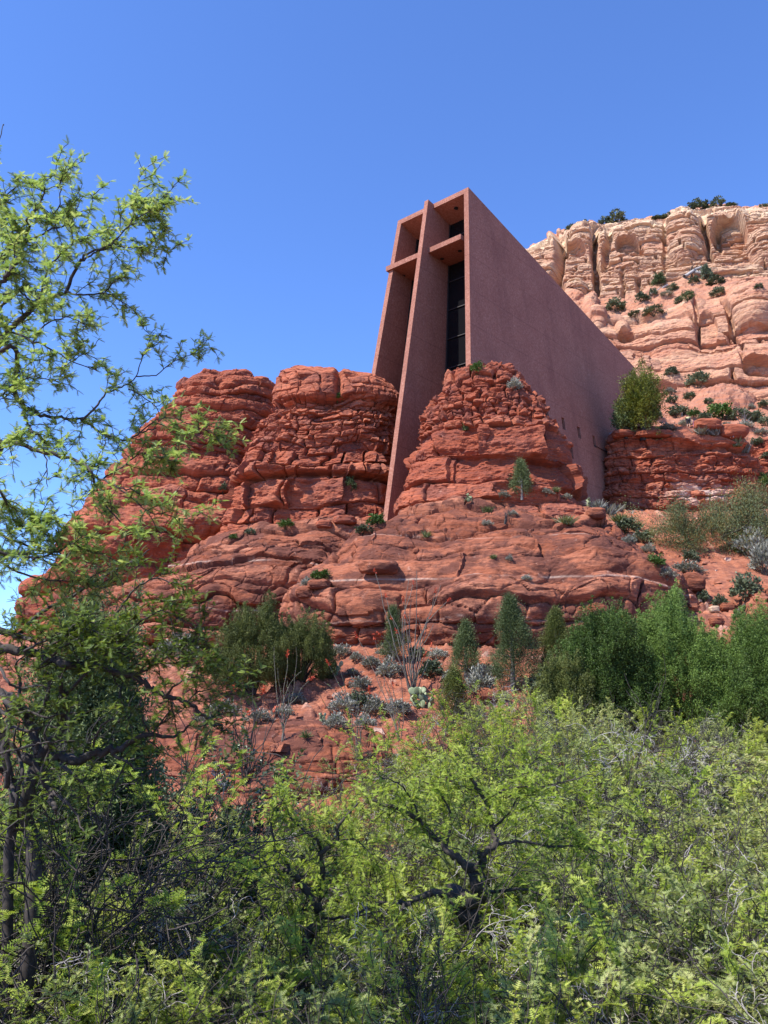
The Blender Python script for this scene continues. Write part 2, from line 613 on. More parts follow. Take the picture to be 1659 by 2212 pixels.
zb = lambda py, D: float(at(1000, py, D)[2])
rock_mass('slickrock_dome', [(1094, 1050, 1180), (1106, 975, 1240), (1120, 915, 1278), (1134, 868, 1302), (1148, 822, 1326), (1165, 762, 1358), (1195, 730, 1402), (1240, 690, 1458),
                             (1294, 648, 1492), (1345, 628, 1500), (1400, 650, 1485), (1520, 660, 1480)],
          [66, 65.2, 64.2, 63.2, 62.2, 61, 60, 59.5, 59, 58.5, 58.5, 58.5], [0.4, 0.45, 0.5, 0.56, 0.67, 0.7, 0.74, 0.76, 0.78, 0.8, 0.78, 0.78], 1250, 560, 11, M_dome,
          kf=0.35, n=2.3, plan=0.08, label='large domed slickrock of pink sandstone below the chapel, crossed by a white band',
          pale_fn=band([zb(1236, 47.5), zb(1150, 52), zb(1330, 46)], [0.05, 0.04, 0.035], 4, [0.42, 0.22, 0.22]),
          thick=[(-5, 1.5), (6, 1.3), (9, 1.0), (16, 0.9)], bw=6.5, A_layer=0.66, A_bulge=0.24, A_block=0.20, A_crack=0.34, A_tilt=0.30, A_noise=0.12, A_big=0.75, wob=0.8, slab=0.62)
rock_mass('slickrock_shoulder', [(1126, 690, 770), (1140, 570, 800), (1160, 492, 805), (1190, 436, 800), (1235, 357, 790), (1270, 302, 770), (1310, 245, 745), (1350, 215, 725), (1420, 210, 715), (1520, 220, 700)],
          [68, 67, 66, 65, 64, 63.5, 63, 63, 63, 63], [0.5, 0.5, 0.55, 0.6, 0.66, 0.7, 0.74, 0.76, 0.76, 0.76], 900, 460, 23, M_dome,
          kf=0.35, n=2.3, plan=0.08, label='smaller slickrock shoulder left of the large dome, with thin white bands',
          pale_fn=band([zb(1200, 55), zb(1318, 52)], [0.05, 0.05], 7, [0.4, 0.4]),
          thick=[(-5, 1.6), (6, 1.3), (16, 1.0)], bw=8.0, A_layer=0.48, A_bulge=0.22, A_block=0.18, A_crack=0.28, A_tilt=0.26, A_noise=0.12, A_big=0.8, wob=0.8, slab=0.5)
rock_mass('rock_slab', [(1570, 440, 690), (1580, 345, 780), (1598, 305, 812), (1640, 288, 826), (1700, 280, 836), (1760, 280, 836)], [32, 31.5, 31, 30.4, 30, 30], [0.3, 0.36, 0.42, 0.45, 0.46, 0.46], 620, 260, 31, M_dome, kf=0.2,
          label='low layered slab of pink rock showing between the left bushes', thick=[(-6, 0.35), (3, 0.35)], bw=2.4, A_layer=0.22, A_bulge=0.06, A_block=0.10, A_crack=0.14, A_tilt=0.16, A_noise=0.08, A_big=0.22, wob=0.3, slab=0.12)
rock_mass('slickrock_dome', [(1270, 1680, 1760), (1300, 1630, 1800), (1340, 1595, 1830), (1390, 1575, 1850), (1480, 1560, 1860), (1560, 1560, 1860)],
          53, 0.8, 420, 260, 29, M_dome, kf=0.3, label='small slickrock dome at the right edge behind the bright juniper',
          thick=[(-5, 1.2), (16, 1.0)], bw=4.0, A_layer=0.3, A_bulge=0.25, A_block=0.15, A_crack=0.25, A_tilt=0.25, A_noise=0.18, A_big=0.6, slab=0.15)

# ---- block-jointed towers
rock_mass('sandstone_cone', [(796, 1030, 1102), (802, 1008, 1116), (813, 984, 1128), (830, 958, 1142), (850, 940, 1156), (885, 918, 1178), (917, 906, 1198), (936, 904, 1216), (964, 890, 1228), (975, 884, 1240),
                             (996, 882, 1250), (1040, 876, 1256), (1071, 870, 1266), (1110, 864, 1280), (1190, 850, 1300)],
          65, 0.72, 1100, 560, 37, M_tower, kf=0.55, n=2.2, plan=0.07, label='cone of broken red sandstone blocks standing against the chapel wall',
          thick=[(5, 2.4), (14, 2.4), (18.3, 2.1), (19.6, 0.5), (30, 0.4)], bw=2.7, A_layer=0.34, A_bulge=0.16, A_block=0.48, A_crack=0.6, A_tilt=1.15, A_noise=0.17, A_big=0.40, wob=0.6, slab=0.26)


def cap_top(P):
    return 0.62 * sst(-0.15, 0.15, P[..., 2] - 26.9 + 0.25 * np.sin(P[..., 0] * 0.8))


def tower_post(G, N, tone):
    # overhanging capstone and the recess below it; a deep bedding groove lower down
    z = G[..., 2] + 0.2 * fbm(G * 0.25, 2, 3)
    d = 0.55 * sst(26.6, 27.2, z) * sst(31.0, 29.2, z) - 0.45 * np.exp(-((z - 26.1) / 0.45) ** 2)
    d = d - 1.0 * np.exp(-((z - 19.0) / 0.22) ** 2) + 0.35 * np.exp(-((z - 19.9) / 0.7) ** 2)
    # cleft between the two cap lobes
    xc = float(at(728, 830, 70)[0])
    d = d - 0.9 * np.exp(-((G[..., 0] - xc) / 0.28) ** 2) * sst(26.6, 27.3, z)
    return G + N * d[..., None] * np.array([1, 1, 0.35]), tone


rock_mass('sandstone_tower', [(801, 625, 712), (806, 610, 726), (813, 606, 790), (820, 604, 830), (832, 602, 848), (850, 600, 862), (866, 592, 868), (885, 578, 866), (951, 545, 860), (1006, 518, 854), (1061, 508, 850),
                              (1105, 498, 846), (1160, 486, 844), (1240, 470, 842)],
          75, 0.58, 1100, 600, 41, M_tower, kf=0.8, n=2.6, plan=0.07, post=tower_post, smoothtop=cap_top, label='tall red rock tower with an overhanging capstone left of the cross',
          thick=[(5, 2.4), (16.7, 2.3), (19, 1.9), (20.9, 0.55), (26.0, 0.5), (27.2, 0.8)], bw=2.6, A_layer=0.30, A_bulge=0.10, A_block=0.42, A_crack=0.6, A_tilt=1.0, A_noise=0.17, A_big=0.6, wob=0.8, slab=0.36)


def butte_post(G, N, tone):
    # a deep shaded hollow low on the near side, under a bulging shoulder
    cx, cy = proj(G)
    P0 = at(300, 1200, 76)
    r2 = ((G[..., 0] - P0[0]) / 6.5) ** 2 + ((G[..., 2] - P0[2] - 0.1 * (G[..., 0] - P0[0])) / 2.3) ** 2
    d = -2.6 * np.exp(-r2 ** 2) * (N[..., 1] < 0)
    P1 = at(440, 1110, 76)
    r2 = ((G[..., 0] - P1[0]) / 3.2) ** 2 + ((G[..., 2] - P1[2]) / 2.2) ** 2
    d = d + 1.6 * np.exp(-r2 ** 1.5) * (N[..., 1] < 0)
    return G + N * d[..., None], tone


rock_mass('sandstone_butte', [(812, 452, 512), (817, 432, 532), (835, 400, 560), (855, 388, 577), (881, 366, 580), (920, 345, 570), (934, 322, 562), (956, 302, 552), (990, 280, 540), (1020, 262, 532), (1063, 222, 528), (1095, 200, 522),
                              (1143, 180, 516), (1210, 130, 510), (1275, 80, 510), (1400, 60, 510)],
          [92, 92, 92, 92, 92, 91, 90.5, 90, 90, 89, 88, 88, 87, 86, 86, 86], 0.62, 1100, 620, 47, M_tower, kf=0.5, n=2.3, plan=0.08, post=butte_post,
          label='stepped red sandstone butte farthest left, partly behind the mesquite branches',
          thick=[(0, 2.6), (20, 2.2), (24, 1.2), (40, 0.9)], bw=4.0, A_layer=0.55, A_bulge=0.5, A_block=0.22, A_crack=0.2, A_tilt=0.25, A_noise=0.20, A_big=1.0, wob=0.9, slab=0.15)


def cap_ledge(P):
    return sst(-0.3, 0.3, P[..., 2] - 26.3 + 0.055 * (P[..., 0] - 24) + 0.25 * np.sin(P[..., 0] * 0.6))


def ledge_post(G, N, tone):
    z = G[..., 2] + 0.055 * (G[..., 0] - 24) + 0.15 * fbm(G * 0.3, 2, 8)
    d = 0.8 * sst(26.0, 26.5, z) - 0.5 * np.exp(-((z - 25.6) / 0.4) ** 2)
    return G + N * d[..., None] * np.array([1, 1, 0.3]), tone


rock_mass('sandstone_ledge', [(926, 1430, 1500), (932, 1390, 1530), (938, 1340, 1552), (946, 1316, 1572), (958, 1308, 1590), (975, 1302, 1604), (997, 1300, 1624), (1026, 1298, 1637), (1060, 1298, 1642), (1110, 1292, 1650), (1190, 1280, 1665)],
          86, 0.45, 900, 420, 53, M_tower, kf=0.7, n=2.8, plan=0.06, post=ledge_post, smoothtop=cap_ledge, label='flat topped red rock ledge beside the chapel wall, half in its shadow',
          pale_fn=lambda G: 0.75 * np.exp(-((G[..., 0] - at(1525, 1070, 80)[0]) / 3.2) ** 2 - ((G[..., 2] - at(1525, 1062, 81)[2]) / 1.1) ** 2) * sst(0.35, 0.6, 0.5 + 0.5 * fbm(G * 1.2, 3, 77)),
          thick=[(5, 1.3), (20, 0.9), (23, 1.5), (30, 1.2)], bw=3.0, A_layer=0.34, A_bulge=0.2, A_block=0.2, A_crack=0.25, A_tilt=0.4, A_noise=0.30, A_big=0.6, wob=0.6, slab=0.30)
rock_mass('sandstone_ledge', [(952, 1650, 1720), (962, 1620, 1790), (985, 1600, 1820), (1030, 1590, 1840), (1110, 1560, 1850), (1200, 1540, 1860)],
          94, 0.6, 420, 260, 59, M_tower, kf=0.6, label='low red ledge at the right edge behind the flat topped ledge',
          thick=[(5, 1.2), (30, 0.8)], bw=3.0, A_layer=0.4, A_bulge=0.4, A_block=0.2, A_crack=0.3, A_tilt=0.4, A_noise=0.24, A_big=0.4)

# ---- the cliff behind, with the hillside at its foot
CX = [1020, 1139, 1182, 1205, 1234, 1279, 1300, 1331, 1369, 1434, 1453, 1495, 1543, 1608, 1659, 1760, 1900]
C_TOP = [545, 540, 520, 502, 493, 478, 488, 480, 474, 475, 456, 454, 445, 448, 446, 450, 460]
C_UB = [660, 650, 630, 620, 632, 645, 648, 640, 632, 610, 606, 602, 598, 606, 616, 620, 620]      # foot of the upper cliff
C_LT = [760, 740, 720, 690, 690, 692, 688, 690, 690, 682, 672, 652, 640, 612, 606, 640, 660]      # top of the lower wall
C_LB = [850, 850, 850, 850, 850, 850, 850, 846, 842, 838, 836, 836, 845, 860, 876, 880, 880]      # foot of the lower wall


def build_cliff():
    nu, nt = 900, 820
    px = np.linspace(1020, 1900, nu)
    sm = lambda a: np.convolve(np.pad(np.interp(px, CX, a), 5, mode='edge'), np.ones(11) / 11, 'valid')
    top, ub, lt, lb = np.interp(px, CX, C_TOP), sm(C_UB), sm(C_LT), sm(C_LB)
    one = np.ones(nu)
    stops = [(1010 * one, 97), (935 * one, 104), (890 * one, 128), (lb, 150), (lb - 0.35 * (lb - lt), 154), (lb - 0.8 * (lb - lt), 158), (lt, 163), (ub, 178), (ub - 0.5 * (ub - top), 181), (ub - 0.9 * (ub - top), 184), (top, 190), (top + 2, 210), (top + 45, 420)]
    tk = np.array([0, 0.04, 0.10, 0.20, 0.31, 0.43, 0.50, 0.60, 0.74, 0.87, 0.93, 0.96, 1.0])
    fac = np.interp(px, [1020, 1659, 1900], [1.06, 0.91, 0.86])
    K = np.stack([at(px, y, D * (1 + (fac - 1) * min(1.0, max(0.0, (D - 104) / 46)))) for y, D in stops], 0)
    t = np.linspace(0, 1, nt)
    G = np.stack([np.stack([np.interp(t, tk, K[:, j, c]) for j in range(nu)], 1) for c in range(3)], -1)
    N = grid_normals(G, False)
    if N[nt // 2, nu // 2, 1] > 0:
        N = -N
    tt = t[:, None] * np.ones((1, nu))
    X = px[None] * np.ones((nt, 1))
    up = sst(0.585, 0.62, tt) * sst(0.945, 0.90, tt) * 1.0 + 0.0 * tt          # the upper, cream cliff
    lo = sst(0.19, 0.22, tt) * sst(0.52, 0.48, tt)           # the lower, pink wall
    hill = sst(0.2, 0.17, tt)
    run = G[..., 0]
    dU, toneU = rock_disp(G, run, 71, [(0, 4.0), (66, 3.2), (80, 1.6), (96, 1.0)], bw=9.0, A_layer=0.75, A_bulge=0.12, A_block=0.65, A_crack=1.4, A_tilt=0.8, A_noise=0.14, A_big=0.5, wob=0.5, slab=0.6, cw=0.3, kx=0.11)
    dL, toneL = rock_disp(G, run, 83, [(0, 3.2), (60, 3.0), (90, 2.2)], bw=13.0, A_layer=0.85, A_bulge=0.25, A_block=0.7, A_crack=1.2, A_tilt=0.7, A_noise=0.16, A_big=0.8, wob=0.9, kx=0.12, slab=0.5, cw=0.3)
    zb_ = G[..., 2] + 0.8 * fbm(G * 0.06, 3, 66) + 0.11 * G[..., 0]
    bi, bf, bt = strata(zb_, [(0, 0.9), (100, 0.7)], 67)
    thin = (h1(bi, 2, 68) - 0.5) * 0.85 * sst(-0.5, 0.5, vnoise(G * np.array([0.05, 0.05, 0.12]), 69)) + 0.18 * (1 - np.abs(2 * bf - 1) ** 4)
    dU = dU + thin
    dL = dL + 0.7 * thin
    dH = 0.7 * fbm(G * 0.3, 5, 91, 0.6)
    disp = dU * up + dL * lo + dH * (1 - up) * (1 - lo) * np.where(tt > 0.95, 0.3, 1.0)
    # projected rows for the features below
    Yp = proj(G)[1]
    # vertical clefts (column, from row, to row, half width in m, depth)
    for cxp, y0, y1, hw, dp, lean in [(1212, 508, 625, 0.75, 7, -0.06), (1285, 492, 640, 0.5, 4.5, 0.02), (1318, 500, 585, 0.5, 3.0, -0.15), (1520, 465, 560, 0.5, 5.0, 0.12), (1433, 485, 600, 0.3, 1.4, 0.05),
                                      (1345, 585, 640, 0.3, 1.5, 0), (1380, 600, 630, 0.4, 2.0, 0), (1548, 470, 530, 0.4, 1.5, 0.1), (1500, 640, 740, 0.3, 1.5, 0.10), (1565, 660, 740, 0.4, 2.0, 0.35)]:
        D0 = 180.0
        xc = (cxp + lean * (Yp - y0) - 829.5) / FP * D0
        dx = (X - 829.5) / FP * D0 - xc + 0.4 * vnoise(np.stack([0 * Yp, Yp * 0.05, 0 * Yp], -1), int(cxp))
        disp = disp - dp * np.exp(-(dx / (1.5 * hw)) ** 4) * sst(y0 - 8, y0 + 6, Yp) * sst(y1 + 8, y1 - 6, Yp)
    # bulges (+) and alcoves (-): column, row, half sizes in px, metres; alcoves keep a sharp upper lip
    for cxp, cyp, rx, ry, dp in [(1258, 510, 26, 26, 3.2), (1200, 512, 16, 20, 2.5), (1352, 520, 28, 12, 2.2), (1476, 515, 40, 62, 5.0), (1395, 505, 34, 26, 2.0), (1648, 540, 34, 40, 5.0), (1590, 470, 30, 14, 2.2),
                                 (1245, 625, 26, 22, 4.0), (1275, 660, 18, 16, 4.5), (1292, 695, 20, 26, 4.5), (1345, 712, 18, 12, 4.0), (1395, 688, 38, 9, 3.0), (1500, 660, 26, 20, 1.5),
                                 (1625, 665, 55, 55, 5.0), (1640, 760, 60, 50, 2.0), (1450, 745, 60, 50, 1.5), (1560, 870, 70, 28, 4.0), (1370, 800, 60, 30, 2.5)]:
        r = ((X - cxp) / rx) ** 2 + ((Yp - cyp) / ry) ** 2
        disp = disp + 0.5 * dp * np.clip(1.0 - r, 0, 1) ** 0.5 * (0.75 + 0.25 * sst(0, 0.6, 1 - r))
    for cxp, cyp, rx, ry, dp in [(1240, 538, 26, 16, 3.0), (1355, 532, 26, 18, 3.4), (1382, 545, 12, 10, 2.4), (1575, 500, 42, 40, 5.0), (1352, 728, 20, 8, 3.0), (1528, 715, 24, 34, 1.6), (1420, 838, 46, 8, 3.5)  , (1640, 800, 40, 16, 3.0)]:
        v = (Yp - cyp) / ry
        r = np.sqrt(((X - cxp) / rx) ** 2 + np.where(v < 0, v, v * 0.6) ** 2)
        lip = sst(1.0, 0.86, r) * np.where(v < 0, 1, sst(1.6, 0.0, v))
        disp = disp - dp * lip
    G2 = G + N * disp[..., None]
    tone = toneU * up + toneL * lo + 0.55 * (1 - up) * (1 - lo)
    # bed colour: cream above, pink-orange in the middle, redder below, rubble on the hill
    zrel = np.clip((tt - 0.2) / 0.72, 0, 1)
    tone = tone * 0.55 + 0.02 + 0.12 * lo + 0.34 * up + 0.12 * fbm(np.stack([G2[..., 0] * 0.03, G2[..., 1] * 0.03, G2[..., 2] * 0.35], -1), 3, 15)
    tone = tone - 0.10 * hill
    pale = 0.85 * up * sst(0.80, 0.90, tt + 0.02 * fbm(G2 * 0.2, 3, 19)) * sst(0.3, 0.6, 0.55 + 0.5 * fbm(G2 * np.array([0.1, 0.1, 0.9]), 3, 25)) + 0.5 * np.exp(-((tt - 0.50) / 0.012) ** 2) * sst(0.4, 0.6, 0.5 + 0.5 * vnoise(G2 * 0.12, 88))
    V = G2.reshape(-1, 3)
    F = grid_faces(nt, nu, False)
    o = link('cliff', raw_mesh('cliff', V, [F], M_cliff, {'tone': tone, 'pale': pale}))
    shade_by_angle(o)
    o['kind'] = 'structure'
    o['label'] = 'high cream and pink sandstone cliff behind the chapel'
    HIT.append(decim(G2, False))


build_cliff()

TREES_BVH = [BVHTree.FromPolygons(V.tolist(), F.tolist()) for V, F in HIT]


def hit(px, py):
    """the first rock or ground seen along a line of sight"""
    d = Vector(ray(px, py)).normalized()
    best = None
    for b in TREES_BVH:
        loc, nor, i, dist = b.ray_cast(Vector((0, 0, 0)), d)
        if loc is not None and (best is None or dist < best[1]):
            best = (loc, dist, nor)
    if best is None:                                   # a gap between rocks: look a little lower
        return hit(px, py + 10) if py < 1500 and py > 700 else None
    return np.array(best[0])


def drop(x, y, z0=200):
    best = -1e9
    for b in TREES_BVH:
        loc, nor, i, dist = b.ray_cast(Vector((x, y, z0)), Vector((0, 0, -1)))
        if loc is not None and loc.z > best:
            best = loc.z
    return best

def build_rubble():
    rg = np.random.RandomState(77)
    n = 1500
    V, F = [], []
    k = 0
    x = rg.uniform(-15, 24, n); y = rg.uniform(27, 62, n)
    y[1100:] = rg.uniform(56, 76, n - 1100); x[1100:] = rg.uniform(16, 36, n - 1100)
    for i in range(n):
        z = drop(x[i], y[i])
        if z < -50 or z - ground_z(x[i], y[i]) > 1.2:
            continue
        s_ = 0.05 + 0.30 * rg.rand() ** 4
        d = rand_dirs_(rg, 12)
        q = np.array([(-1, -1, -.5), (1, -1, -.6), (1, 1, -.5), (-1, 1, -.6), (-.8, -.8, .5), (.9, -.7, .6), (.7, .9, .4), (-.9, .7, .55)]) * (1 + rg.uniform(-.35, .35, (8, 3)))
        a = rg.uniform(0, 6.28); R = np.array([[math.cos(a), -math.sin(a), 0], [math.sin(a), math.cos(a), 0], [0, 0, 1]])
        V.append((q * s_ * np.array([1, 0.8, 0.75])) @ R.T + [x[i], y[i], z + 0.1 * s_])
        F.append(np.array([[3, 2, 1, 0], [4, 5, 6, 7], [0, 1, 5, 4], [1, 2, 6, 5], [2, 3, 7, 6], [3, 0, 4, 7]]) + k * 8)
        k += 1
    V = np.concatenate(V); F = np.concatenate(F)
    tone = np.repeat(rg.uniform(0.3, 0.95, k), 8)
    o = link('rubble', raw_mesh('rubble', V, [F], M_ground, {'tone': tone, 'pale': np.repeat((rg.rand(k) > 0.93) * 0.5, 8)}, smooth=False))
    o['kind'] = 'stuff'


def rand_dirs_(rg, n):
    v = rg.normal(size=(n, 3))
    return v / np.linalg.norm(v, axis=1)[:, None]


build_rubble()


# ------------------------------------------------------------------ the chapel
def build_chapel():
    az = math.radians(49.11)
    a = np.array([-math.sin(az), math.cos(az), 0])       # along the front, to the left
    b = np.array([math.cos(az), math.sin(az), 0])        # along the side, to the back
    Wd, tb, tt = 8.782, 0.1397, 0.0846
    R1 = at(1011.6, 404, 70)

    def P(s, u, z, wall=0.0):
        """s along the front from the right corner, u to the back, z up (from the top corner); the front leans, the sides batter (wall: -1 right, +1 left)"""
        return R1 + s * a + (u + tb * z) * b + z * ZV - wall * tt * z * a

    def solve(px, py, fixed, val):
        d = ray(px, py)
        A = np.stack([a, b, ZV], 1)
        k = 'sub'.index({'s': 's', 'u': 'u', 'z': 'b'}[fixed])
        # R1 + s a + u b + z Z = q d
        other = [i for i in range(3) if i != k]
        M = np.column_stack([A[:, other[0]], A[:, other[1]], -d])
        r = np.linalg.solve(M, -(R1 + val * A[:, k]))
        o = [0, 0, 0]
        o[k] = val; o[other[0]] = r[0]; o[other[1]] = r[1]
        return np.array(o)

    conc, ns, ls, bs = mat_new('aggregate_concrete')
    co = nd(ns, 'ShaderNodeTexCoord').outputs['Object']
    n1 = noise(ns, ls, co, 5.5, 7, 0.75)
    n2 = noise(ns, ls, co, 0.35, 5, 0.6)
    n3 = noise(ns, ls, co, 0.5, 6, 0.65, (1, 1, 0.12))
    c = ramp(ns, ls, n1, [(0.32, (0.235, 0.092, 0.060)), (0.5, (0.330, 0.143, 0.096)), (0.68, (0.46, 0.24, 0.175))])
    c = mixc(ns, ls, ramp(ns, ls, n2, [(0.35, (0, 0, 0)), (0.7, (0.4,) * 3)]), c, (0.21, 0.082, 0.058))
    c = mixc(ns, ls, ramp(ns, ls, n3, [(0.50, (0, 0, 0)), (0.70, (0.5,) * 3)]), c, (0.175, 0.070, 0.052))
    # casting joints: faint darker lines at each lift
    sep = nd(ns, 'ShaderNodeSeparateXYZ'); ls.new(co, sep.inputs[0])
    md = nd(ns, 'ShaderNodeMath', operation='PINGPONG'); ls.new(sep.outputs[2], md.inputs[0]); md.inputs[1].default_value = 1.85
    c = mixc(ns, ls, ramp(ns, ls, md.outputs[0], [(0.0, (0.45,) * 3), (0.07, (0, 0, 0))]), c, (0.14, 0.055, 0.04))
    ls.new(c, bs.inputs['Base Color'])
    bs.inputs['Roughness'].default_value = 0.9
    bs.inputs['Specular IOR Level'].default_value = 0.2
    bp = nd(ns, 'ShaderNodeBump'); bp.inputs['Strength'].default_value = 0.6; bp.inputs['Distance'].default_value = 0.06
    ls.new(noise(ns, ls, co, 9, 6, 0.75), bp.inputs['Height']); ls.new(bp.outputs[0], bs.inputs['Normal'])

    glass, ns, ls, bs = mat_new('dark_glass')
    bs.inputs['Base Color'].default_value = (0.008, 0.008, 0.009, 1)
    bs.inputs['Roughness'].default_value = 0.12
    bs.inputs['Specular IOR Level'].default_value = 0.25
    steel = plain_mat('dark_bronze_steel', (0.035, 0.026, 0.024), 0.45)
    black = plain_mat('black_metal', (0.01, 0.01, 0.01), 0.6)
    grey = plain_mat('grey_metal_pipe', (0.22, 0.22, 0.24), 0.45)

    root = empty('chapel', P(Wd / 2, 3, -30))
    tag(root, 'tall tapering red concrete chapel with a giant cross on its glass front', 'chapel')
    off = np.array(root.location)

    def part(name, acc, mat, parent=root, smooth=False):
        for q in range(len(acc.V)):
            acc.V[q] = acc.V[q] - off
        return acc.build(name, mat, parent, smooth)

    T = 0.52                                              # wall thickness
    uB, zB = 34.4, -7.83                                  # back end of the roof line
    zF = -23.0
    rp = [(0, 0), (uB, zB), (uB, -34), (0, -34)]          # side outline: (u, z)

    def side(s_out, sgn):
        acc = Acc()
        out, inn = [], []
        for u, z in rp:
            uu = u if u == 0 else u - tb * z
            out.append(P(s_out, uu, z, sgn)); inn.append(P(s_out - sgn * T, uu, z, sgn))
        hexa(acc, np.array(out + inn))
        return acc
    right = part('side_wall', side(0, -1), conc)
    part('side_wall', side(Wd, 1), conc)

    # slot windows cut through the right wall
    n = np.cross(b, -ZV + 0 * a)
    cut = Acc()
    slots = []
    A_, B_ = b, None
    wn_ = np.cross(-ZV - (-1) * tt * (-1) * a * -1, b)
    nrm = np.cross(b, (-ZV - tt * a)); nrm /= np.linalg.norm(nrm)
    if nrm @ a > 0: nrm = -nrm

    def onwall(px, py):
        d = ray(px, py)
        return d * ((R1 @ nrm) / (d @ nrm))
    vdir = (ZV + tt * a); vdir /= np.linalg.norm(vdir)
    for px, py in [(1141.6, 862.2), (1177.6, 881.8), (1212.6, 900.6), (1246.4, 920.4), (1279.6, 940.0), (1230.0, 963.0)]:
        q = onwall(px, py)
        w, h = 0.6, 1.3
        c0 = [q, q + w * b, q + w * b - h * vdir, q - h * vdir]
        slots.append((q, w, h))
        hexa(cut, np.array([p + nrm * 0.3 for p in c0] + [p - nrm * 0.36 for p in c0]))
    co_ = part('slot_cutter', cut, conc)
    # apply the boolean and drop the cutter
    md = right.modifiers.new('slots', 'BOOLEAN'); md.object = co_; md.operation = 'DIFFERENCE'; md.solver = 'EXACT'
    bpy.context.view_layer.update()
    dg = bpy.context.evaluated_depsgraph_get()
    me = bpy.data.meshes.new_from_object(right.evaluated_get(dg))
    right.modifiers.clear(); right.data = me
    bpy.data.objects.remove(co_)
    for q, w, h in slots:
        acc = Acc()
        c0 = [q + 0.02 * b - 0.02 * vdir, q + (w - 0.02) * b - 0.02 * vdir, q + (w - 0.02) * b - (h - 0.02) * vdir, q + 0.02 * b - (h - 0.02) * vdir]
        hexa(acc, np.array([p - nrm * 0.24 for p in c0] + [p - nrm * 0.28 for p in c0]))
        part('slot_window', acc, glass)

    # roof slab (its front edge is the lintel), back wall
    acc = Acc(); th = 0.55
    pts = []
    for z0 in (0, -th):
        for u, z, s in ((0, 0, T), (uB, zB, T), (uB, zB, Wd - T), (0, 0, Wd - T)):
            zz = z + z0
            uu = -tb * zz * 0 if u == 0 else u - tb * zz
            pts.append(P(s, uu, zz, -1 if s == T else 1) + (0 if z0 else -0.004) * ZV)
    hexa(acc, np.array(pts))
    part('roof_slab', acc, conc)
    acc = Acc()
    uu = uB - 0.6
    hexa(acc, np.array([P(T, uu + 0.3 - tb * (zB - th), zB - th, -1), P(Wd - T, uu + 0.3 - tb * (zB - th), zB - th, 1), P(Wd - T, uu + 0.3 + tb * 27, -27, 1), P(T, uu + 0.3 + tb * 27, -27, -1),
                        P(T, uu + .58 - tb * (zB - th), zB - th, -1), P(Wd - T, uu + .58 - tb * (zB - th), zB - th, 1), P(Wd - T, uu + .58 + tb * 27, -27, 1), P(T, uu + .58 + tb * 27, -27, -1)]))
    part('back_wall', acc, conc)

    # the cross shaft: its front leans back more than the facade does
    sc = Wd / 2
    top = solve(921.3, 433.0, 's', sc); bot = solve(832.0, 1120.0, 's', sc)
    print('shaft top', top, 'bottom', bot)
    gl_t = solve(970.7, 480, 's', sc - 0.23); gl_b = solve(960.8, 845, 's', sc - 0.23)
    print('glass', gl_t, gl_b)
    hw_t, hw_b = 0.235, 0.255

    def Q(s, u, z):
        return R1 + s * a + u * b + z * ZV
    bz = bot[2] - 1.5
    bu = bot[1] + (bot[1] - top[1]) / (bot[2] - top[2]) * (-1.5)
    gslope = (gl_b[1] - gl_t[1]) / (gl_b[2] - gl_t[2])
    gu = lambda z: gl_t[1] + (z - gl_t[2]) * gslope
    acc = Acc()
    zt = top[2]
    hexa(acc, np.array([Q(sc - hw_t, top[1], zt), Q(sc + hw_t, top[1], zt), Q(sc + hw_b, bu, bz), Q(sc - hw_b, bu, bz),
                        Q(sc - hw_t, gu(zt) + 0.3, zt - 0.5), Q(sc + hw_t, gu(zt) + 0.3, zt - 0.5), Q(sc + hw_b, gu(bz) + 0.3, bz), Q(sc - hw_b, gu(bz) + 0.3, bz)]))
    part('cross_shaft', acc, conc)

    # crossbar, from wall to wall and proud of the front
    rtop = solve(990.6, 507.1, 's', T); rbot = solve(991.4, 517.5, 's', T)
    ltop = solve(833.5, 575.0, 'z', rtop[2])
    print('bar', rtop, rbot, ltop)
    u0, z1, z0 = rtop[1], rtop[2], rbot[2] - 0.02
    sl = min(np.arange(8.0, 11.0, 0.02), key=lambda q: abs(float(proj(Q(q, u0, z1))[0]) - 833.5))
    for s0, s1 in ((T * 0.55, sc - 0.262), (sc + 0.262, sl)):
        acc = Acc()
        hexa(acc, np.array([Q(s0, u0, z1), Q(s1, u0, z1), Q(s1, u0, z0), Q(s0, u0, z0), Q(s0, gu(z1) + 0.2, z1), Q(s1, gu(z1) + 0.2, z1), Q(s1, gu(z0) + 0.2, z0), Q(s0, gu(z0) + 0.2, z0)]))
        part('crossbar', acc, conc)

    # downlights let into the soffits
    def disc(px, py, zpl):
        r = solve(px, py, 'z', zpl)
        c_ = Q(r[0], r[1], r[2] - 0.012)
        acc = Acc()
        k = 20
        ang = np.arange(k) * 2 * math.pi / k
        rings = []
        for rr, dz in ((0.20, 0.0), (0.20, -0.03), (0.15, -0.03), (0.14, -0.004)):
            rings.append(np.stack([c_[0] + rr * np.cos(ang), c_[1] + rr * np.sin(ang), np.full(k, c_[2] + dz)], 1))
        V = np.concatenate(rings + [[c_ - 0.004 * ZV]])
        F = [[i * k + j, i * k + (j + 1) % k, (i + 1) * k + (j + 1) % k, (i + 1) * k + j] for i in range(3) for j in range(k)]
        acc.add(V, F)
        acc.add(rings[3].tolist() + [(c_ - 0.004 * ZV).tolist()], [[j, (j + 1) % k, k] for j in range(k)])
        part('downlight', acc, black)
    for px, py in ((993.4, 541.6), (954.9, 558.7), (871.5, 595.2)):
        disc(px, py, z0)
    # the top soffit slopes with the roof
    d = ray(985.4, 449.6)
    pt = np.array(pts)
    nn = np.cross(pt[5] - pt[4], pt[7] - pt[4])
    q = d * ((pt[4] @ nn) / (d @ nn))
    r = np.linalg.solve(np.stack([a, b, ZV], 1), q - R1)
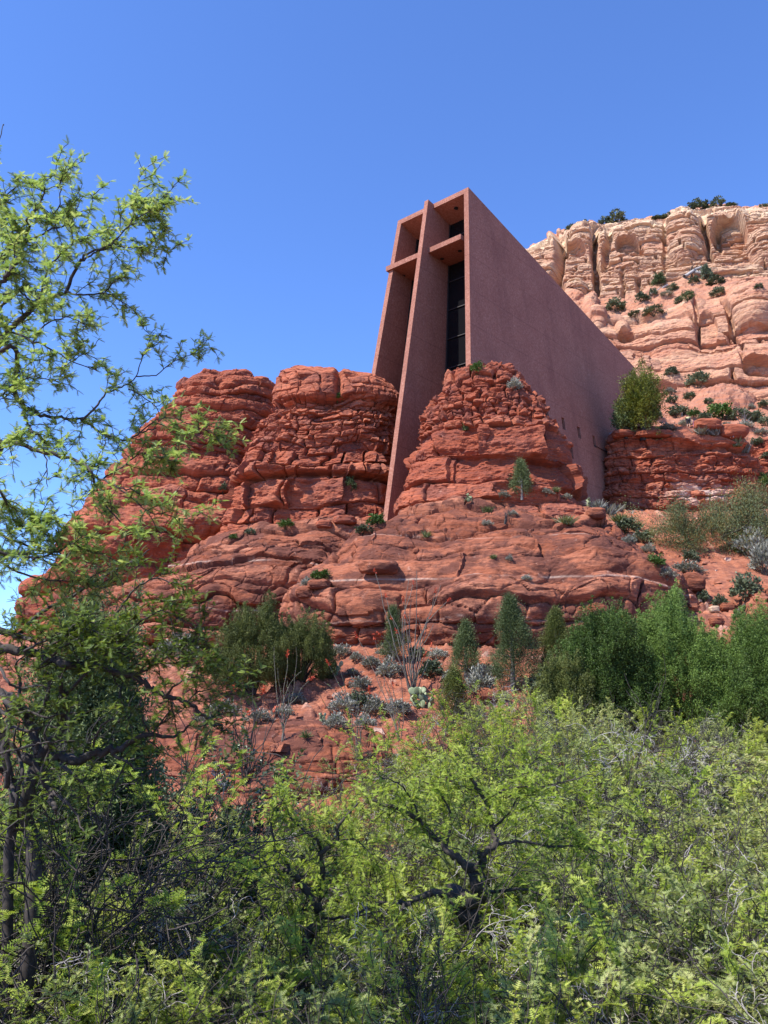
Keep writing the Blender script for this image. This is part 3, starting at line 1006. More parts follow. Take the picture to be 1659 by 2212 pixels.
    c_ = q
    acc = Acc(); k = 20; ang = np.arange(k) * 2 * math.pi / k
    e1, e2 = a, np.cross(nn / np.linalg.norm(nn), a)
    nd_ = nn / np.linalg.norm(nn) * (-1 if nn[2] > 0 else 1)
    ring = [c_ + rr * (np.cos(ang)[:, None] * e1 + np.sin(ang)[:, None] * e2) + nd_ * dz for rr, dz in ((0.22, 0.0), (0.22, 0.03), (0.16, 0.03), (0.15, 0.006))]
    V = np.concatenate(ring)
    acc.add(V, [[i * k + j, i * k + (j + 1) % k, (i + 1) * k + (j + 1) % k, (i + 1) * k + j] for i in range(3) for j in range(k)])
    acc.add(np.concatenate([ring[3], [c_ + nd_ * 0.006]]), [[j, (j + 1) % k, k] for j in range(k)])
    part('downlight', acc, black)

    # glazing: four tall bays; thick mullions and thin rails
    zg1, zg0 = -0.9, -26.0
    def G(s, z, du=0.0):
        return Q(s, gu(z) + du, z)

    def batter(s, z, sgn):                                 # inner face of the side walls at height z
        return (T - 0.0) + tt * z if sgn < 0 else (Wd - T) - tt * z
    for nm, sA, sB, sgn in (('right', None, sc - 0.23, -1), ('left', sc + 0.23, None, 1)):
        def sl_(f, z):
            if sgn < 0:
                x0, x1 = batter(0, z, -1), sc - 0.23
            else:
                x0, x1 = sc + 0.23, batter(0, z, 1)
            return x0 + (x1 - x0) * f
        for zt_, zb_ in ((zg1, z1 - 0.0), (z0, zg0)):
            acc = Acc()
            hexa(acc, np.array([G(sl_(0, zt_), zt_, 0.1), G(sl_(1, zt_), zt_, 0.1), G(sl_(1, zb_), zb_, 0.1), G(sl_(0, zb_), zb_, 0.1),
                                G(sl_(0, zt_), zt_, 0.14), G(sl_(1, zt_), zt_, 0.14), G(sl_(1, zb_), zb_, 0.14), G(sl_(0, zb_), zb_, 0.14)]))
            pane = part('window_glass', acc, glass)
            fm = 0.42 if sgn < 0 else 0.5
            acc = Acc()
            e = 0.04
            hexa(acc, np.array([G(sl_(fm - e, zt_), zt_, -0.22), G(sl_(fm + e, zt_), zt_, -0.22), G(sl_(fm + e, zb_), zb_, -0.22), G(sl_(fm - e, zb_), zb_, -0.22),
                                G(sl_(fm - e, zt_), zt_, 0.09), G(sl_(fm + e, zt_), zt_, 0.09), G(sl_(fm + e, zb_), zb_, 0.09), G(sl_(fm - e, zb_), zb_, 0.09)]))
            for f_ in (0.012, 0.988):
                hexa(acc, np.array([G(sl_(f_ - .012, zt_), zt_, -0.05), G(sl_(f_ + .012, zt_), zt_, -0.05), G(sl_(f_ + .012, zb_), zb_, -0.05), G(sl_(f_ - .012, zb_), zb_, -0.05),
                                    G(sl_(f_ - .012, zt_), zt_, 0.088), G(sl_(f_ + .012, zt_), zt_, 0.088), G(sl_(f_ + .012, zb_), zb_, 0.088), G(sl_(f_ - .012, zb_), zb_, 0.088)]))
            part('mullion', acc, steel)
            zr = np.arange(zt_ - 1.6, zb_, -3.1)
            for kx, z in enumerate(zr):
                for lo_, hi_ in ((0.03, fm - e), (fm + e, 0.97)):
                    acc = Acc()
                    o_ = 0.0 if hi_ < 0.6 else -0.25
                    hexa(acc, np.array([G(sl_(lo_, z), z + o_, -0.02), G(sl_(hi_, z), z + o_, -0.02), G(sl_(hi_, z), z + o_ - 0.08, -0.02), G(sl_(lo_, z), z + o_ - 0.08, -0.02),
                                        G(sl_(lo_, z), z + o_, 0.092), G(sl_(hi_, z), z + o_, 0.092), G(sl_(hi_, z), z + o_ - 0.08, 0.092), G(sl_(lo_, z), z + o_ - 0.08, 0.092)]))
                    part('glazing_rail', acc, steel)
    # a solid spandrel at the foot of the right bay, pipe and bracket on the side wall
    acc = Acc()
    zt_, zb_ = solve(985, 830, 's', sc - 1.5)[2] + 0.6, -26
    hexa(acc, np.array([G(sc - 0.24, zt_, -0.015), G(0.9, zt_, -0.015), G(0.3, zb_, -0.015), G(sc - 0.24, zb_, -0.015), G(sc - 0.24, zt_, 0.09), G(0.9, zt_, 0.09), G(0.3, zb_, 0.09), G(sc - 0.24, zb_, 0.09)]))
    part('spandrel', acc, conc)
    acc = Acc()
    pp = [onwall(1324, 936) + nrm * 0.10, onwall(1318, 935.5) + nrm * 0.10, onwall(1315.5, 938) + nrm * 0.1, onwall(1316.5, 1000) + nrm * 0.1, onwall(1315.0, 1066) + nrm * 0.1]
    acc.tube(pp, 0.055, 6)
    part('downpipe', acc, grey)
    acc = Acc()
    acc.tube([onwall(1333, 937) + nrm * 0.1, onwall(1333, 904) + nrm * 0.1, onwall(1333, 902) + nrm * 0.5], 0.07, 6)
    part('wall_lamp_post', acc, black)
    acc = Acc()
    acc.tube([onwall(1283, 962) + nrm * 0.04, onwall(1300, 971.5) + nrm * 0.04, onwall(1316, 979) + nrm * 0.06], 0.035, 5)
    part('cable', acc, black)
    return P, onwall, nrm


CH_P, CH_ON, CH_N = build_chapel()

# ------------------------------------------------------------------ plants
def nrm_(v):
    v = np.asarray(v, float)
    return v / (np.linalg.norm(v) + 1e-9)


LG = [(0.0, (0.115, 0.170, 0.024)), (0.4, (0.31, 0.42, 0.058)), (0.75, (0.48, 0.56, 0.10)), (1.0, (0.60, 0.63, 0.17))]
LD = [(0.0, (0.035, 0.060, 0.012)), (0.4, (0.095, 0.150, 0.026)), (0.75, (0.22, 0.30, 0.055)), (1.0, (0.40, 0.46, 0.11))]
LT_ = [(0.0, (0.10, 0.17, 0.050)), (0.4, (0.25, 0.37, 0.105)), (0.75, (0.39, 0.51, 0.16)), (1.0, (0.53, 0.60, 0.25))]
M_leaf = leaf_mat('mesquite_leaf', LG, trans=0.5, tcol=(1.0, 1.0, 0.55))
M_leaf_d = leaf_mat('shaded_mesquite_leaf', LD, trans=0.35, tcol=(1.0, 1.0, 0.6))  # shade of the tree's own canopy is put into these darker greens
M_leaf_t = leaf_mat('tree_mesquite_leaf', LT_, trans=0.5, tcol=(1.0, 1.0, 0.65))
M_leaf_b = leaf_mat('catclaw_leaf', [(0.0, (0.10, 0.135, 0.045)), (0.4, (0.27, 0.335, 0.115)), (0.75, (0.42, 0.475, 0.17)), (1.0, (0.58, 0.58, 0.24))], trans=0.48, tcol=(1.0, 1.0, 0.55))
M_broad = leaf_mat('oak_leaf', [(0.0, (0.040, 0.066, 0.026)), (0.5, (0.100, 0.145, 0.065)), (1.0, (0.20, 0.24, 0.13))], trans=0.2, rough=0.35, spec=0.5)
M_jun_b = leaf_mat('bright_juniper_needles', [(0.0, (0.030, 0.054, 0.009)), (0.5, (0.092, 0.155, 0.025)), (1.0, (0.21, 0.31, 0.060))], trans=0.05)
M_jun_d = leaf_mat('dark_juniper_needles', [(0.0, (0.034, 0.052, 0.018)), (0.5, (0.088, 0.122, 0.042)), (1.0, (0.17, 0.205, 0.078))], trans=0.15)
M_jun_o = leaf_mat('olive_juniper_needles', [(0.0, (0.055, 0.070, 0.015)), (0.5, (0.140, 0.162, 0.038)), (1.0, (0.24, 0.25, 0.07))], trans=0.15)
M_jun_m = leaf_mat('mottled_juniper_needles', [(0.0, (0.036, 0.055, 0.022)), (0.55, (0.110, 0.140, 0.058)), (0.8, (0.16, 0.18, 0.075)), (0.86, (0.15, 0.11, 0.022)), (1.0, (0.18, 0.125, 0.025))], trans=0.1)
M_pine = leaf_mat('pine_needles', [(0.0, (0.040, 0.060, 0.010)), (0.5, (0.155, 0.175, 0.022)), (1.0, (0.30, 0.28, 0.04))], trans=0.15)
M_sage = leaf_mat('sage_leaf', [(0.0, (0.12, 0.118, 0.092)), (0.5, (0.25, 0.245, 0.195)), (1.0, (0.40, 0.39, 0.32))], trans=0.15)
M_grass = leaf_mat('grass_blade', [(0.0, (0.085, 0.115, 0.035)), (0.5, (0.17, 0.20, 0.075)), (1.0, (0.30, 0.30, 0.16))], trans=0.25)
M_far = leaf_mat('far_shrub_leaf', [(0.0, (0.044, 0.058, 0.032)), (0.5, (0.095, 0.118, 0.062)), (1.0, (0.165, 0.185, 0.105))], trans=0.12)
M_farb = leaf_mat('bright_shrub_leaf', [(0.0, (0.030, 0.062, 0.010)), (0.5, (0.072, 0.125, 0.022)), (1.0, (0.12, 0.19, 0.04))], trans=0.2)
M_cact = leaf_mat('cactus_skin', [(0.0, (0.15, 0.18, 0.085)), (0.5, (0.24, 0.27, 0.14)), (1.0, (0.36, 0.38, 0.22))], trans=0.0, rough=0.5)
M_red = leaf_mat('orange_blossom', [(0.0, (0.45, 0.05, 0.02)), (1.0, (0.62, 0.12, 0.05))], trans=0.2)
M_bark = bark_mat('dark_bark', (0.018, 0.014, 0.012), (0.075, 0.060, 0.050))
M_bark_g = bark_mat('grey_bark', (0.10, 0.085, 0.075), (0.27, 0.235, 0.21))
M_dead = bark_mat('bleached_twig', (0.26, 0.23, 0.21), (0.50, 0.46, 0.42))
M_wand = bark_mat('ocotillo_stem', (0.075, 0.065, 0.050), (0.20, 0.175, 0.14), 30)

# leaf templates: x along the leaf
def pinna_fine(k=9, bw=0.052, lw=0.27):
    V, F = [], []
    for q in range(k):
        t = 0.10 + 0.88 * q / (k - 1)
        ln = lw * (0.65 + 0.5 * math.sin(math.pi * min(1, t * 1.05)))
        z = -0.18 * t * t
        for s in (-1, 1):
            n = len(V)
            V += [(t - bw, 0.0, z), (t + bw, 0.0, z), (t + 0.07, s * ln, z + 0.05)]
            F.append((n, n + 1, n + 2) if s > 0 else (n + 1, n, n + 2))
    n = len(V)
    V += [(0, -0.012, 0), (0, 0.012, 0), (1, 0, -0.18)]
    F.append((n, n + 1, n + 2))
    return np.array(V), np.array(F)


PF = pinna_fine()
P4 = pinna_fine(5, 0.085, 0.29)
PM = (np.array([(0, 0, 0), (1, 0, -0.16), (0.42, 0.13, 0.05), (0.42, -0.13, 0.05)], float), np.array([(0, 1, 2), (1, 0, 3)]))
BL = (np.array([(0, -0.10, 0), (0.55, -0.17, 0.02), (1, 0, -0.03), (0.55, 0.17, 0.02), (0, 0.10, 0)], float)[[0, 1, 2, 3]], np.array([(0, 1, 2), (0, 2, 3)]))
OV = (np.array([(0, 0, 0), (0.5, -0.33, 0.06), (1, 0, 0), (0.5, 0.33, 0.06)], float), np.array([(0, 1, 2), (0, 2, 3)]))


def rand_dirs(rg, n):
    v = rg.normal(size=(n, 3))
    return v / np.linalg.norm(v, axis=1)[:, None]


def turn(rg, d, ang):
    q = rand_dirs(rg, 1)[0]
    q = nrm_(q - d * (q @ d))
    return nrm_(d * math.cos(ang) + q * math.sin(ang))


def grow(rg, acc, tips, p, d, L, r, lev, sp):
    n = sp.get('seg', 5)
    p = np.asarray(p, float); d = nrm_(d)
    pts = [p]; ds = [d]
    for k in range(n):
        d = d + rg.normal(0, sp['wig'], 3)
        d[2] += sp['trop'][lev]
        d = nrm_(d)
        p = p + d * L / n
        pts.append(p); ds.append(d)
    last = lev >= sp['max']
    rad = np.linspace(r, r * (0.35 if last else 0.6), n + 1)
    acc.tube(pts, np.maximum(rad, sp.get('rmin', 0.003)), 6 if r > 0.03 else (4 if r > 0.012 else 3), rg.rand())
    if lev >= sp['max'] - sp.get('leafback', 0):
        tips.append((np.array(pts), lev))
    if last:
        return
    m = sp['n'][lev]
    for c in range(m):
        t = 1.0 if c == 0 else rg.uniform(sp.get('t0', 0.3), 1.0)
        x = t * n; i = min(int(x), n - 1); f = x - i
        q = pts[i] * (1 - f) + pts[i + 1] * f
        dd = turn(rg, ds[min(i + 1, n)], rg.uniform(*sp['ang']) * (0.5 if c == 0 else 1))
        grow(rg, acc, tips, q, dd, L * rg.uniform(*sp['lr']), max(rad[min(i + 1, n)] * rg.uniform(0.55, 0.75), sp.get('rmin', 0.003)), lev + 1, sp)


def leaves_on(rg, tips, T, acc, step=0.05, per=2, size=(0.05, 0.08), spread=0.9, upb=0.25, tint=(0.25, 0.6), skip=0.0):
    P, D, SZ, TI = [], [], [], []
    for pts, lev in tips:
        sg = np.linalg.norm(np.diff(pts, axis=0), axis=1)
        L = sg.sum()
        m = max(2, int(L / step))
        cl = np.concatenate([[0], np.cumsum(sg)])
        x = np.linspace(0.12 * L, L, m)
        q = np.stack([np.interp(x, cl, pts[:, c]) for c in range(3)], 1)
        d = nrm_(pts[-1] - pts[0])
        base = rg.uniform(*tint)
        for k in range(per):
            if skip:
                keep = rg.rand(m) > skip
            else:
                keep = np.ones(m, bool)
            dd = rand_dirs(rg, m) * spread + d * 0.45 + np.array([0, 0, upb])
            P.append(q[keep]); D.append(dd[keep])
            SZ.append(rg.uniform(size[0], size[1], m)[keep]); TI.append((base + rg.uniform(-0.22, 0.3, m))[keep])
    P = np.concatenate(P); D = np.concatenate(D); SZ = np.concatenate(SZ); TI = np.clip(np.concatenate(TI), 0, 1)
    D = D * np.array([1, 1, 0.6])
    U = np.array([-0.25, -0.15, 1.0]) + 0.42 * rand_dirs(rg, len(P))
    acc.scatter(T[0], T[1], P, D, U, SZ, TI)
    return len(P)


def clumps(rg, acc, C, OUT, T, n, rc, size, upb=0.5, outw=0.7, rnd=0.6, tint=None, stretch=(1, 1, 1)):
    """leaf-sized blades in clumps about centres C that point along OUT"""
    m = len(C)
    nn = rg.poisson(n, m) + 3
    idx = np.repeat(np.arange(m), nn)
    k = len(idx)
    rcv = np.broadcast_to(rc, (m,))[idx]
    P = C[idx] + rg.normal(size=(k, 3)) * rcv[:, None] * 0.55 * np.array(stretch)
    D = OUT[idx] * outw + np.array([0, 0, upb]) + rand_dirs(rg, k) * rnd
    base = rg.uniform(0.15, 0.7, m) if tint is None else tint
    TI = np.clip(base[idx] + rg.uniform(-0.2, 0.28, k), 0, 1)
    acc.scatter(T[0], T[1], P, D, rand_dirs(rg, k) + 1e-3, rg.uniform(size[0], size[1], k), TI)


def plant(name, label, cat, loc, parts, group=None):
    """parts: list of (part name, mesh or Acc, material); coordinates relative to the base"""
    root = empty(name, loc)
    tag(root, label, cat, group)
    for pn, a, m in parts:
        me = a.mesh(pn, m) if isinstance(a, Acc) else a
        link(pn, me, root)
    return root


def copy_thing(o, loc, rz, sc, label):
    c = o.copy(); COL.objects.link(c)
    c.location = [float(v) for v in loc]; c.rotation_euler = (0, 0, rz); c.scale = (sc, sc, sc) if np.isscalar(sc) else sc
    c['label'] = label
    for ch in o.children:
        k = ch.copy(); COL.objects.link(k); k.parent = c
    return c


# ---- tall plants on the slope
def conifer(name, label, cat, px, top, base, wpx, D, kind, mat, seed, n=260, blade=(0.10, 0.17), per=34, group=None, rc=0.2, bark=None, loc=None):
    rg = np.random.RandomState(seed)
    if loc is None:
        loc = hit(px, base)
        if loc is None or abs(loc[1] - D) > 9 or kind == 'mass':
            loc = at(px, base, D)
            loc[2] = min(loc[2], float(ground_z(loc[0], loc[1])) + 0.2) if kind == 'spires' else (float(ground_z(loc[0], loc[1])) if kind == 'mass' else loc[2])
    D = loc[1]
    H = float(at(px, top, D)[2] - loc[2]); Wd = wpx / FP * D
    acc, tr = Acc(), Acc()
    if kind == 'cone':
        t = rg.rand(n) ** 0.8
        th = rg.uniform(0, 2 * math.pi, n)
        lob = 1 + 0.6 * vnoise(np.stack([2.2 * np.cos(th), 2.2 * np.sin(th), t * 6], -1), seed) + 0.2 * vnoise(np.stack([5 * np.cos(th), 5 * np.sin(th), t * 14], -1), seed + 1)
        r = Wd / 2 * np.minimum(1, (1 - t) * 1.25 + 0.03) ** 0.75 * lob * np.sqrt(rg.uniform(0.25, 1, n)) * np.minimum(1, t * 5 + 0.45)
        C = np.stack([r * np.cos(th), r * np.sin(th), H * (0.06 + 0.92 * t)], -1)
        C[:, 0] += 0.06 * Wd * vnoise(np.stack([0 * t + seed, t * 3.5, 0 * t], -1), seed + 8)
        O = np.stack([np.cos(th), np.sin(th), 0 * th], -1)
        tr.tube([(0, 0, -0.3), (0.03, 0, H * 0.3), (0, 0.02, H * 0.93)], [0.045 * Wd + 0.05, 0.03 * Wd + 0.03, 0.012], 6)
        for q in range(26):
            z = H * rg.uniform(0.08, 0.8); a = rg.uniform(0, 6.28); rr = Wd / 2 * (1 - z / H) * 0.9
            tr.tube([(0, 0, z), (rr * .5 * math.cos(a), rr * .5 * math.sin(a), z + .05), (rr * math.cos(a), rr * math.sin(a), z + .25 * rr)], [.03, .02, .008], 4)
        up, ow = 0.7, 0.7
    elif kind == 'spires':
        k = max(5, int(Wd * 3.4))
        C, O = [], []
        for q in range(k):
            a = rg.uniform(0, 6.28); rr = math.sqrt(rg.rand()) * 0.46
            bx, by = rr * Wd * math.cos(a), rr * Wd * math.sin(a) * 0.85
            hh = H * (1 - 1.0 * rr * rg.uniform(0.3, 1.0)) * rg.uniform(0.66, 1.0)
            if q < 2: bx *= 0.3; by *= 0.3; hh = H * (1.0 - 0.05 * q)
            sr = rg.uniform(0.42, 0.80) * (0.75 + 0.06 * Wd)
            m = int(n / k)
            t = rg.rand(m) ** 0.75
            th = rg.uniform(0, 6.28, m)
            lob = 1 + 0.55 * vnoise(np.stack([1.8 * np.cos(th) + q, 1.8 * np.sin(th), t * hh * 2.0], -1), seed + q)
            r = sr * np.minimum(1, (1 - t) * 1.7 + 0.06) ** 0.75 * lob * np.sqrt(rg.uniform(0.45, 1, m))
            C.append(np.stack([bx + r * np.cos(th), by + r * np.sin(th), hh * (0.04 + 0.96 * t)], -1))
            O.append(np.stack([np.cos(th), np.sin(th), 0 * th], -1))
            tr.tube([(bx * .25, by * .25, -0.3), (bx * 0.7, by * 0.7, hh * 0.25), (bx, by, hh * 0.9)], [0.10, 0.06, 0.012], 5)
        C, O = np.concatenate(C), np.concatenate(O)
        up, ow = 0.95, 0.55
    elif kind == 'mass':
        # upright plumes set over a broad, lumpy body
        k = n
        th = rg.uniform(0, 6.28, k); t = rg.rand(k) ** 0.85
        cs = np.stack([np.cos(th), np.sin(th)], -1)
        lob = 1 + 0.34 * vnoise(np.stack([1.6 * cs[:, 0] + 9, 1.6 * cs[:, 1], t * 2.2], -1), seed) + 0.16 * vnoise(np.stack([4 * cs[:, 0], 4 * cs[:, 1], t * 5], -1), seed + 1)
        hl = H * (0.84 + 0.34 * vnoise(np.stack([2.0 * cs[:, 0], 2.0 * cs[:, 1], 0 * t + 3], -1), seed + 2))
        r = Wd / 2 * (1 - t ** 2.4) ** 0.55 * lob * np.sqrt(rg.uniform(0.35, 1, k)) * np.minimum(1, 0.80 + t)
        B = np.stack([r * cs[:, 0], r * cs[:, 1] * 0.9, hl * (0.03 + 0.90 * t)], -1)
        ax = np.stack([cs[:, 0] * 0.28, cs[:, 1] * 0.28, np.ones(k)], -1); ax /= np.linalg.norm(ax, axis=1)[:, None]
        ln = rg.uniform(0.32, 0.72, k) * (0.6 + 0.08 * H) * np.where((t > 0.5) & (rg.rand(k) < 0.5), 2.1, 1.0)
        m = 9
        f = np.linspace(0, 1, m)
        C = (B[:, None] + ax[:, None] * (ln[:, None] * f[None])[..., None]).reshape(-1, 3)
        pr = (0.21 * (0.6 + 0.08 * H) * np.sin(np.pi * (0.18 + 0.80 * f))[None] * rg.uniform(0.6, 1.5, k)[:, None]).reshape(-1)
        C = C + rg.normal(size=C.shape) * pr[:, None] * 0.55
        O = np.repeat(np.stack([cs[:, 0], cs[:, 1], 0 * th + 0.2], -1), m, 0)
        rc = np.maximum(pr, 0.04)
        pt_ = np.repeat(rg.uniform(0.2, 0.6, k), m) + np.tile((f - 0.5) * 0.25, k)
        for q in range(14):
            e = B[q * 11 % k]
            tr.tube([(e[0] * .1, e[1] * .1, -0.3), e * [.45, .45, .4], e], [0.09, 0.06, 0.015], 5)
        up, ow = 0.9, 0.6
        clumps(rg, acc, C, O, BL, per, rc, blade, upb=0.45, outw=0.55, rnd=1.0, stretch=(1, 1, 1.15), tint=pt_)
        return plant(name, label, cat, loc, [('trunk', tr, bark or M_bark), ('crown', acc, mat)], group)
    elif kind == 'round':
        d = rand_dirs(rg, n * 2); d = d[d[:, 2] > -0.75][:n]
        lob = 0.80 + 0.34 * vnoise(d * 2.4 + seed, seed) + 0.16 * vnoise(d * 5.0, seed + 1)
        r = np.clip(lob, 0.35, 1.05) * rg.uniform(0.3, 1, len(d)) ** 0.45
        C = d * (r * (1 + 0.35 * vnoise(d * 3.1 + 4, seed + 6)))[:, None] * np.array([Wd / 2, Wd / 2, H * 0.46]) * np.array([1.08, 1.08, 1.12]) + np.array([0, 0, H * 0.47])
        O = d
        tr.tube([(0, 0, -0.4), (0.1, 0, H * 0.25), (-0.05, 0.05, H * 0.85)], [0.05 * H, 0.038 * H, 0.015], 7)
        for q in range(24):
            e = C[q * 7 % len(C)]
            tr.tube([(0, 0, max(0.1, e[2] * 0.45)), e * [.5, .5, .8], e], [.07, .045, .015], 4)
        up, ow = 0.55, 0.7
    else:                                                     # a spreading crown on limbs
        C, O = [], []
        sp = dict(seg=5, wig=0.16, trop=[0.02, 0.05, 0.05, 0.05], max=3, n=[5, 4, 3], ang=(0.5, 1.05), lr=(0.55, 0.8), leafback=0, t0=0.25)
        tips = []
        for q in range(5 if kind == 'sprawl' else 4):
            a = q * 6.28 / 5 + rg.uniform(-.4, .4)
            d = np.array([math.cos(a) * (0.9 if kind == 'sprawl' else 0.55), math.sin(a) * 0.8, 0.85])
            grow(rg, tr, tips, (0, 0, H * (0.12 if kind == 'sprawl' else 0.02)), d, H * 0.42, 0.05 * H ** 0.6 + 0.03, 0, sp)
        tr.tube([(0, 0, -0.4), (0.05, 0, H * 0.1), (0, 0, H * 0.2)], [0.07 * H, 0.055 * H, 0.045 * H], 8)
        E = np.array([t[0][-1] for t in tips] + [t[0][3] for t in tips])
        sc = np.array([Wd / max(1e-3, np.percentile(E[:, 0], 97) - np.percentile(E[:, 0], 3)), Wd / max(1e-3, np.percentile(E[:, 1], 97) - np.percentile(E[:, 1], 3)), 0.97 * H / np.percentile(E[:, 2], 98)])
        for q in range(len(tr.V)):
            tr.V[q] = tr.V[q] * sc
        C = E * sc
        O = (C - np.array([0, 0, H * 0.4]))
        O = O / np.linalg.norm(O, axis=1)[:, None]
        if len(C) > n: 
            s_ = rg.permutation(len(C))[:n]; C, O = C[s_], O[s_]
        up, ow = 0.6, 0.6
    clumps(rg, acc, C, O, BL, per, rc, blade, upb=up, outw=ow, rnd=0.75, stretch=(1, 1, 1.7))
    return plant(name, label, cat, loc, [('trunk', tr, bark or M_bark_g), ('crown', acc, mat)], group)


conifer('juniper_tree', 'bright green juniper with many upright spires, the tallest and broadest on the right', 'juniper', 1480, 1312, 1610, 300, 35, 'mass', M_jun_b, 501, n=1250, per=44, blade=(0.05, 0.085))
conifer('juniper_tree', 'bright green spired juniper just left of the tallest bright one', 'juniper', 1318, 1330, 1610, 250, 34, 'mass', M_jun_b, 502, n=1000, per=44, blade=(0.05, 0.085))
conifer('juniper_tree', 'bright green spired juniper cut by the right edge', 'juniper', 1640, 1358, 1610, 240, 33, 'mass', M_jun_b, 503, n=950, per=44, blade=(0.05, 0.085))
conifer('juniper_tree', 'lower yellowish green juniper at the left foot of the bright junipers', 'juniper', 1225, 1432, 1600, 125, 33, 'mass', M_jun_o, 504, n=440, per=44, blade=(0.05, 0.085))
conifer('juniper_tree', 'dark blue-green conical juniper in front of the dome, broadest of the dark ones', 'juniper', 1108, 1293, 1490, 100, 41, 'cone', M_jun_d, 505, n=640, per=64, blade=(0.05, 0.095), rc=0.19)
conifer('juniper_tree', 'brownish olive conical juniper between the dark cone and the bright junipers', 'juniper', 1205, 1320, 1490, 88, 40, 'cone', M_jun_o, 506, n=540, per=64, blade=(0.05, 0.095), rc=0.19)
conifer('juniper_tree', 'small dark juniper left of the broad dark conical one', 'juniper', 1006, 1350, 1462, 68, 43, 'cone', M_jun_d, 507, n=340, per=64, blade=(0.05, 0.095), rc=0.19)
conifer('juniper_tree', 'narrow dark juniper standing behind the grey ocotillo wands', 'juniper', 850, 1315, 1425, 48, 44, 'cone', M_jun_d, 508, n=240, per=64, blade=(0.05, 0.095), rc=0.19)
conifer('juniper_tree', 'little pointed juniper low on the slope beside the prickly pear', 'juniper', 985, 1452, 1550, 66, 38, 'cone', M_jun_o, 509, n=280, per=64, blade=(0.05, 0.095), rc=0.19)
conifer('juniper_bush', 'wide loose olive juniper bush below the left slickrock shoulder', 'juniper', 545, 1332, 1490, 170, 41, 'mass', M_jun_o, 510, n=460, per=44, blade=(0.05, 0.085))
conifer('juniper_bush', 'ragged olive juniper bush at the right shoulder of the wide loose one', 'juniper', 645, 1350, 1490, 150, 42, 'mass', M_jun_o, 511, n=360, per=44, blade=(0.05, 0.085))
conifer('juniper_bush', 'dense dark juniper standing behind the tangled mesquite at left', 'juniper', 185, 1335, 1850, 250, 13.6, 'mass', M_jun_d, 516, n=1000, per=44, blade=(0.05, 0.085))
conifer('juniper_tree', 'spreading mottled juniper with a thick bare trunk right of the dome', 'juniper', 1528, 1078, 1262, 215, 66, 'sprawl', M_jun_m, 512, n=620, per=110, rc=0.60, blade=(0.10, 0.19), bark=M_bark)
conifer('juniper_tree', 'small dense juniper growing on top of the dome under the cone', 'juniper', 1127, 998, 1072, 42, 60, 'cone', M_jun_d, 513, n=190, per=60, blade=(0.07, 0.13), rc=0.22)
conifer('pine_tree', 'yellow-green pine leaning against the back of the chapel wall', 'pine', 1390, 792, 945, 96, 87, 'round', M_pine, 514, bark=M_bark, n=340, per=80, rc=0.36, blade=(0.15, 0.28))
conifer('juniper_bush', 'dark shaded bush squeezed between the chapel wall and the pine', 'juniper', 1352, 868, 940, 50, 86, 'round', M_jun_d, 515, bark=M_bark, n=150, per=28, rc=0.4, blade=(0.2, 0.34))

# ---- small shrubs, tufts and the far growth: a few kinds, then copies
def unit_shrub(seed, T, mat, n=70, per=14, blade=(0.09, 0.15), flat=1.0, up=0.35, stem=True, rnd=0.7, low=-0.1):
    rg = np.random.RandomState(seed)
    d = rand_dirs(rg, n * 3)
    d = d[d[:, 2] > low][:n]
    lob = 1 + 0.35 * vnoise(d * 2.1, seed) + 0.2 * vnoise(d * 4.5, seed + 1)
    r = rg.uniform(0.35, 1, len(d)) ** 0.5 * lob
    C = d * r[:, None] * np.array([0.46, 0.46, 0.62]) + np.array([0, 0, 0.28])
    a = Acc()
    clumps(rg, a, C, d, T, per, 0.11, blade, upb=up, outw=0.6, rnd=rnd)
    if stem:
        for q in range(9):
            v = d[q * 3 % len(d)]
            a.tube([(0, 0, -0.15), (v[0] * .15, v[1] * .15, .15), (v[0] * .36, v[1] * .36, .5)], [.02, .014, .006], 3, 0.0)
    return a.mesh('shrub', mat)


def unit_tuft(seed, mat, n=160, spread=0.8, w=0.05):
    rg = np.random.RandomState(seed)
    T = (np.array([(0, -w, 0), (0, w, 0), (0.55, 0.6 * w, 0.03), (0.55, -0.6 * w, 0.03), (1, 0, -0.06)], float), None)
    a = Acc()
    d = rand_dirs(rg, n) * spread; d[:, 2] = np.abs(d[:, 2]) + 0.75
    p = rg.normal(0, 0.13, (n, 3)); p[:, 2] = 0
    a.scatter(T[0], np.array([(0, 1, 2), (0, 2, 3), (3, 2, 4)]), p, d, rand_dirs(rg, n), rg.uniform(0.5, 1.0, n), rg.rand(n))
    return a.mesh('tuft', mat)


KIND = {
    'far': [unit_shrub(600 + k, OV, M_far, 70, 13) for k in range(4)],
    'bright': [unit_shrub(610 + k, OV, M_farb, 70, 13) for k in range(2)],
    'dark': [unit_shrub(620 + k, BL, M_jun_d, 80, 16) for k in range(2)],
    'sage': [unit_shrub(630 + k, BL, M_sage, 75, 16, (0.10, 0.17), up=0.6) for k in range(4)],
    'grass': [unit_tuft(640 + k, M_grass, 190) for k in range(3)],
    'dry': [unit_tuft(645 + k, M_sage, 200) for k in range(2)],
}
_kn = {}


def small(kind, name, label, cat, px, base, w, h, group, Dmax=None, loc=None, sink=0.08):
    loc = hit(px, base) if loc is None else loc
    if loc is None:
        loc = at(px, base, 190)
    D = loc[1]
    k = _kn.get(kind, 0); _kn[kind] = k + 1
    me = KIND[kind][k % len(KIND[kind])]
    o = link(name, me)
    s = D / FP
    hh = h * s * 1.02
    o.scale = (w * s * 1.02, w * s * 1.02, hh)
    o.rotation_euler = (0, 0, 1.7 * k)
    o.location = (loc[0], loc[1], loc[2] - sink * hh)
    tag(o, label, cat, group)
    return o


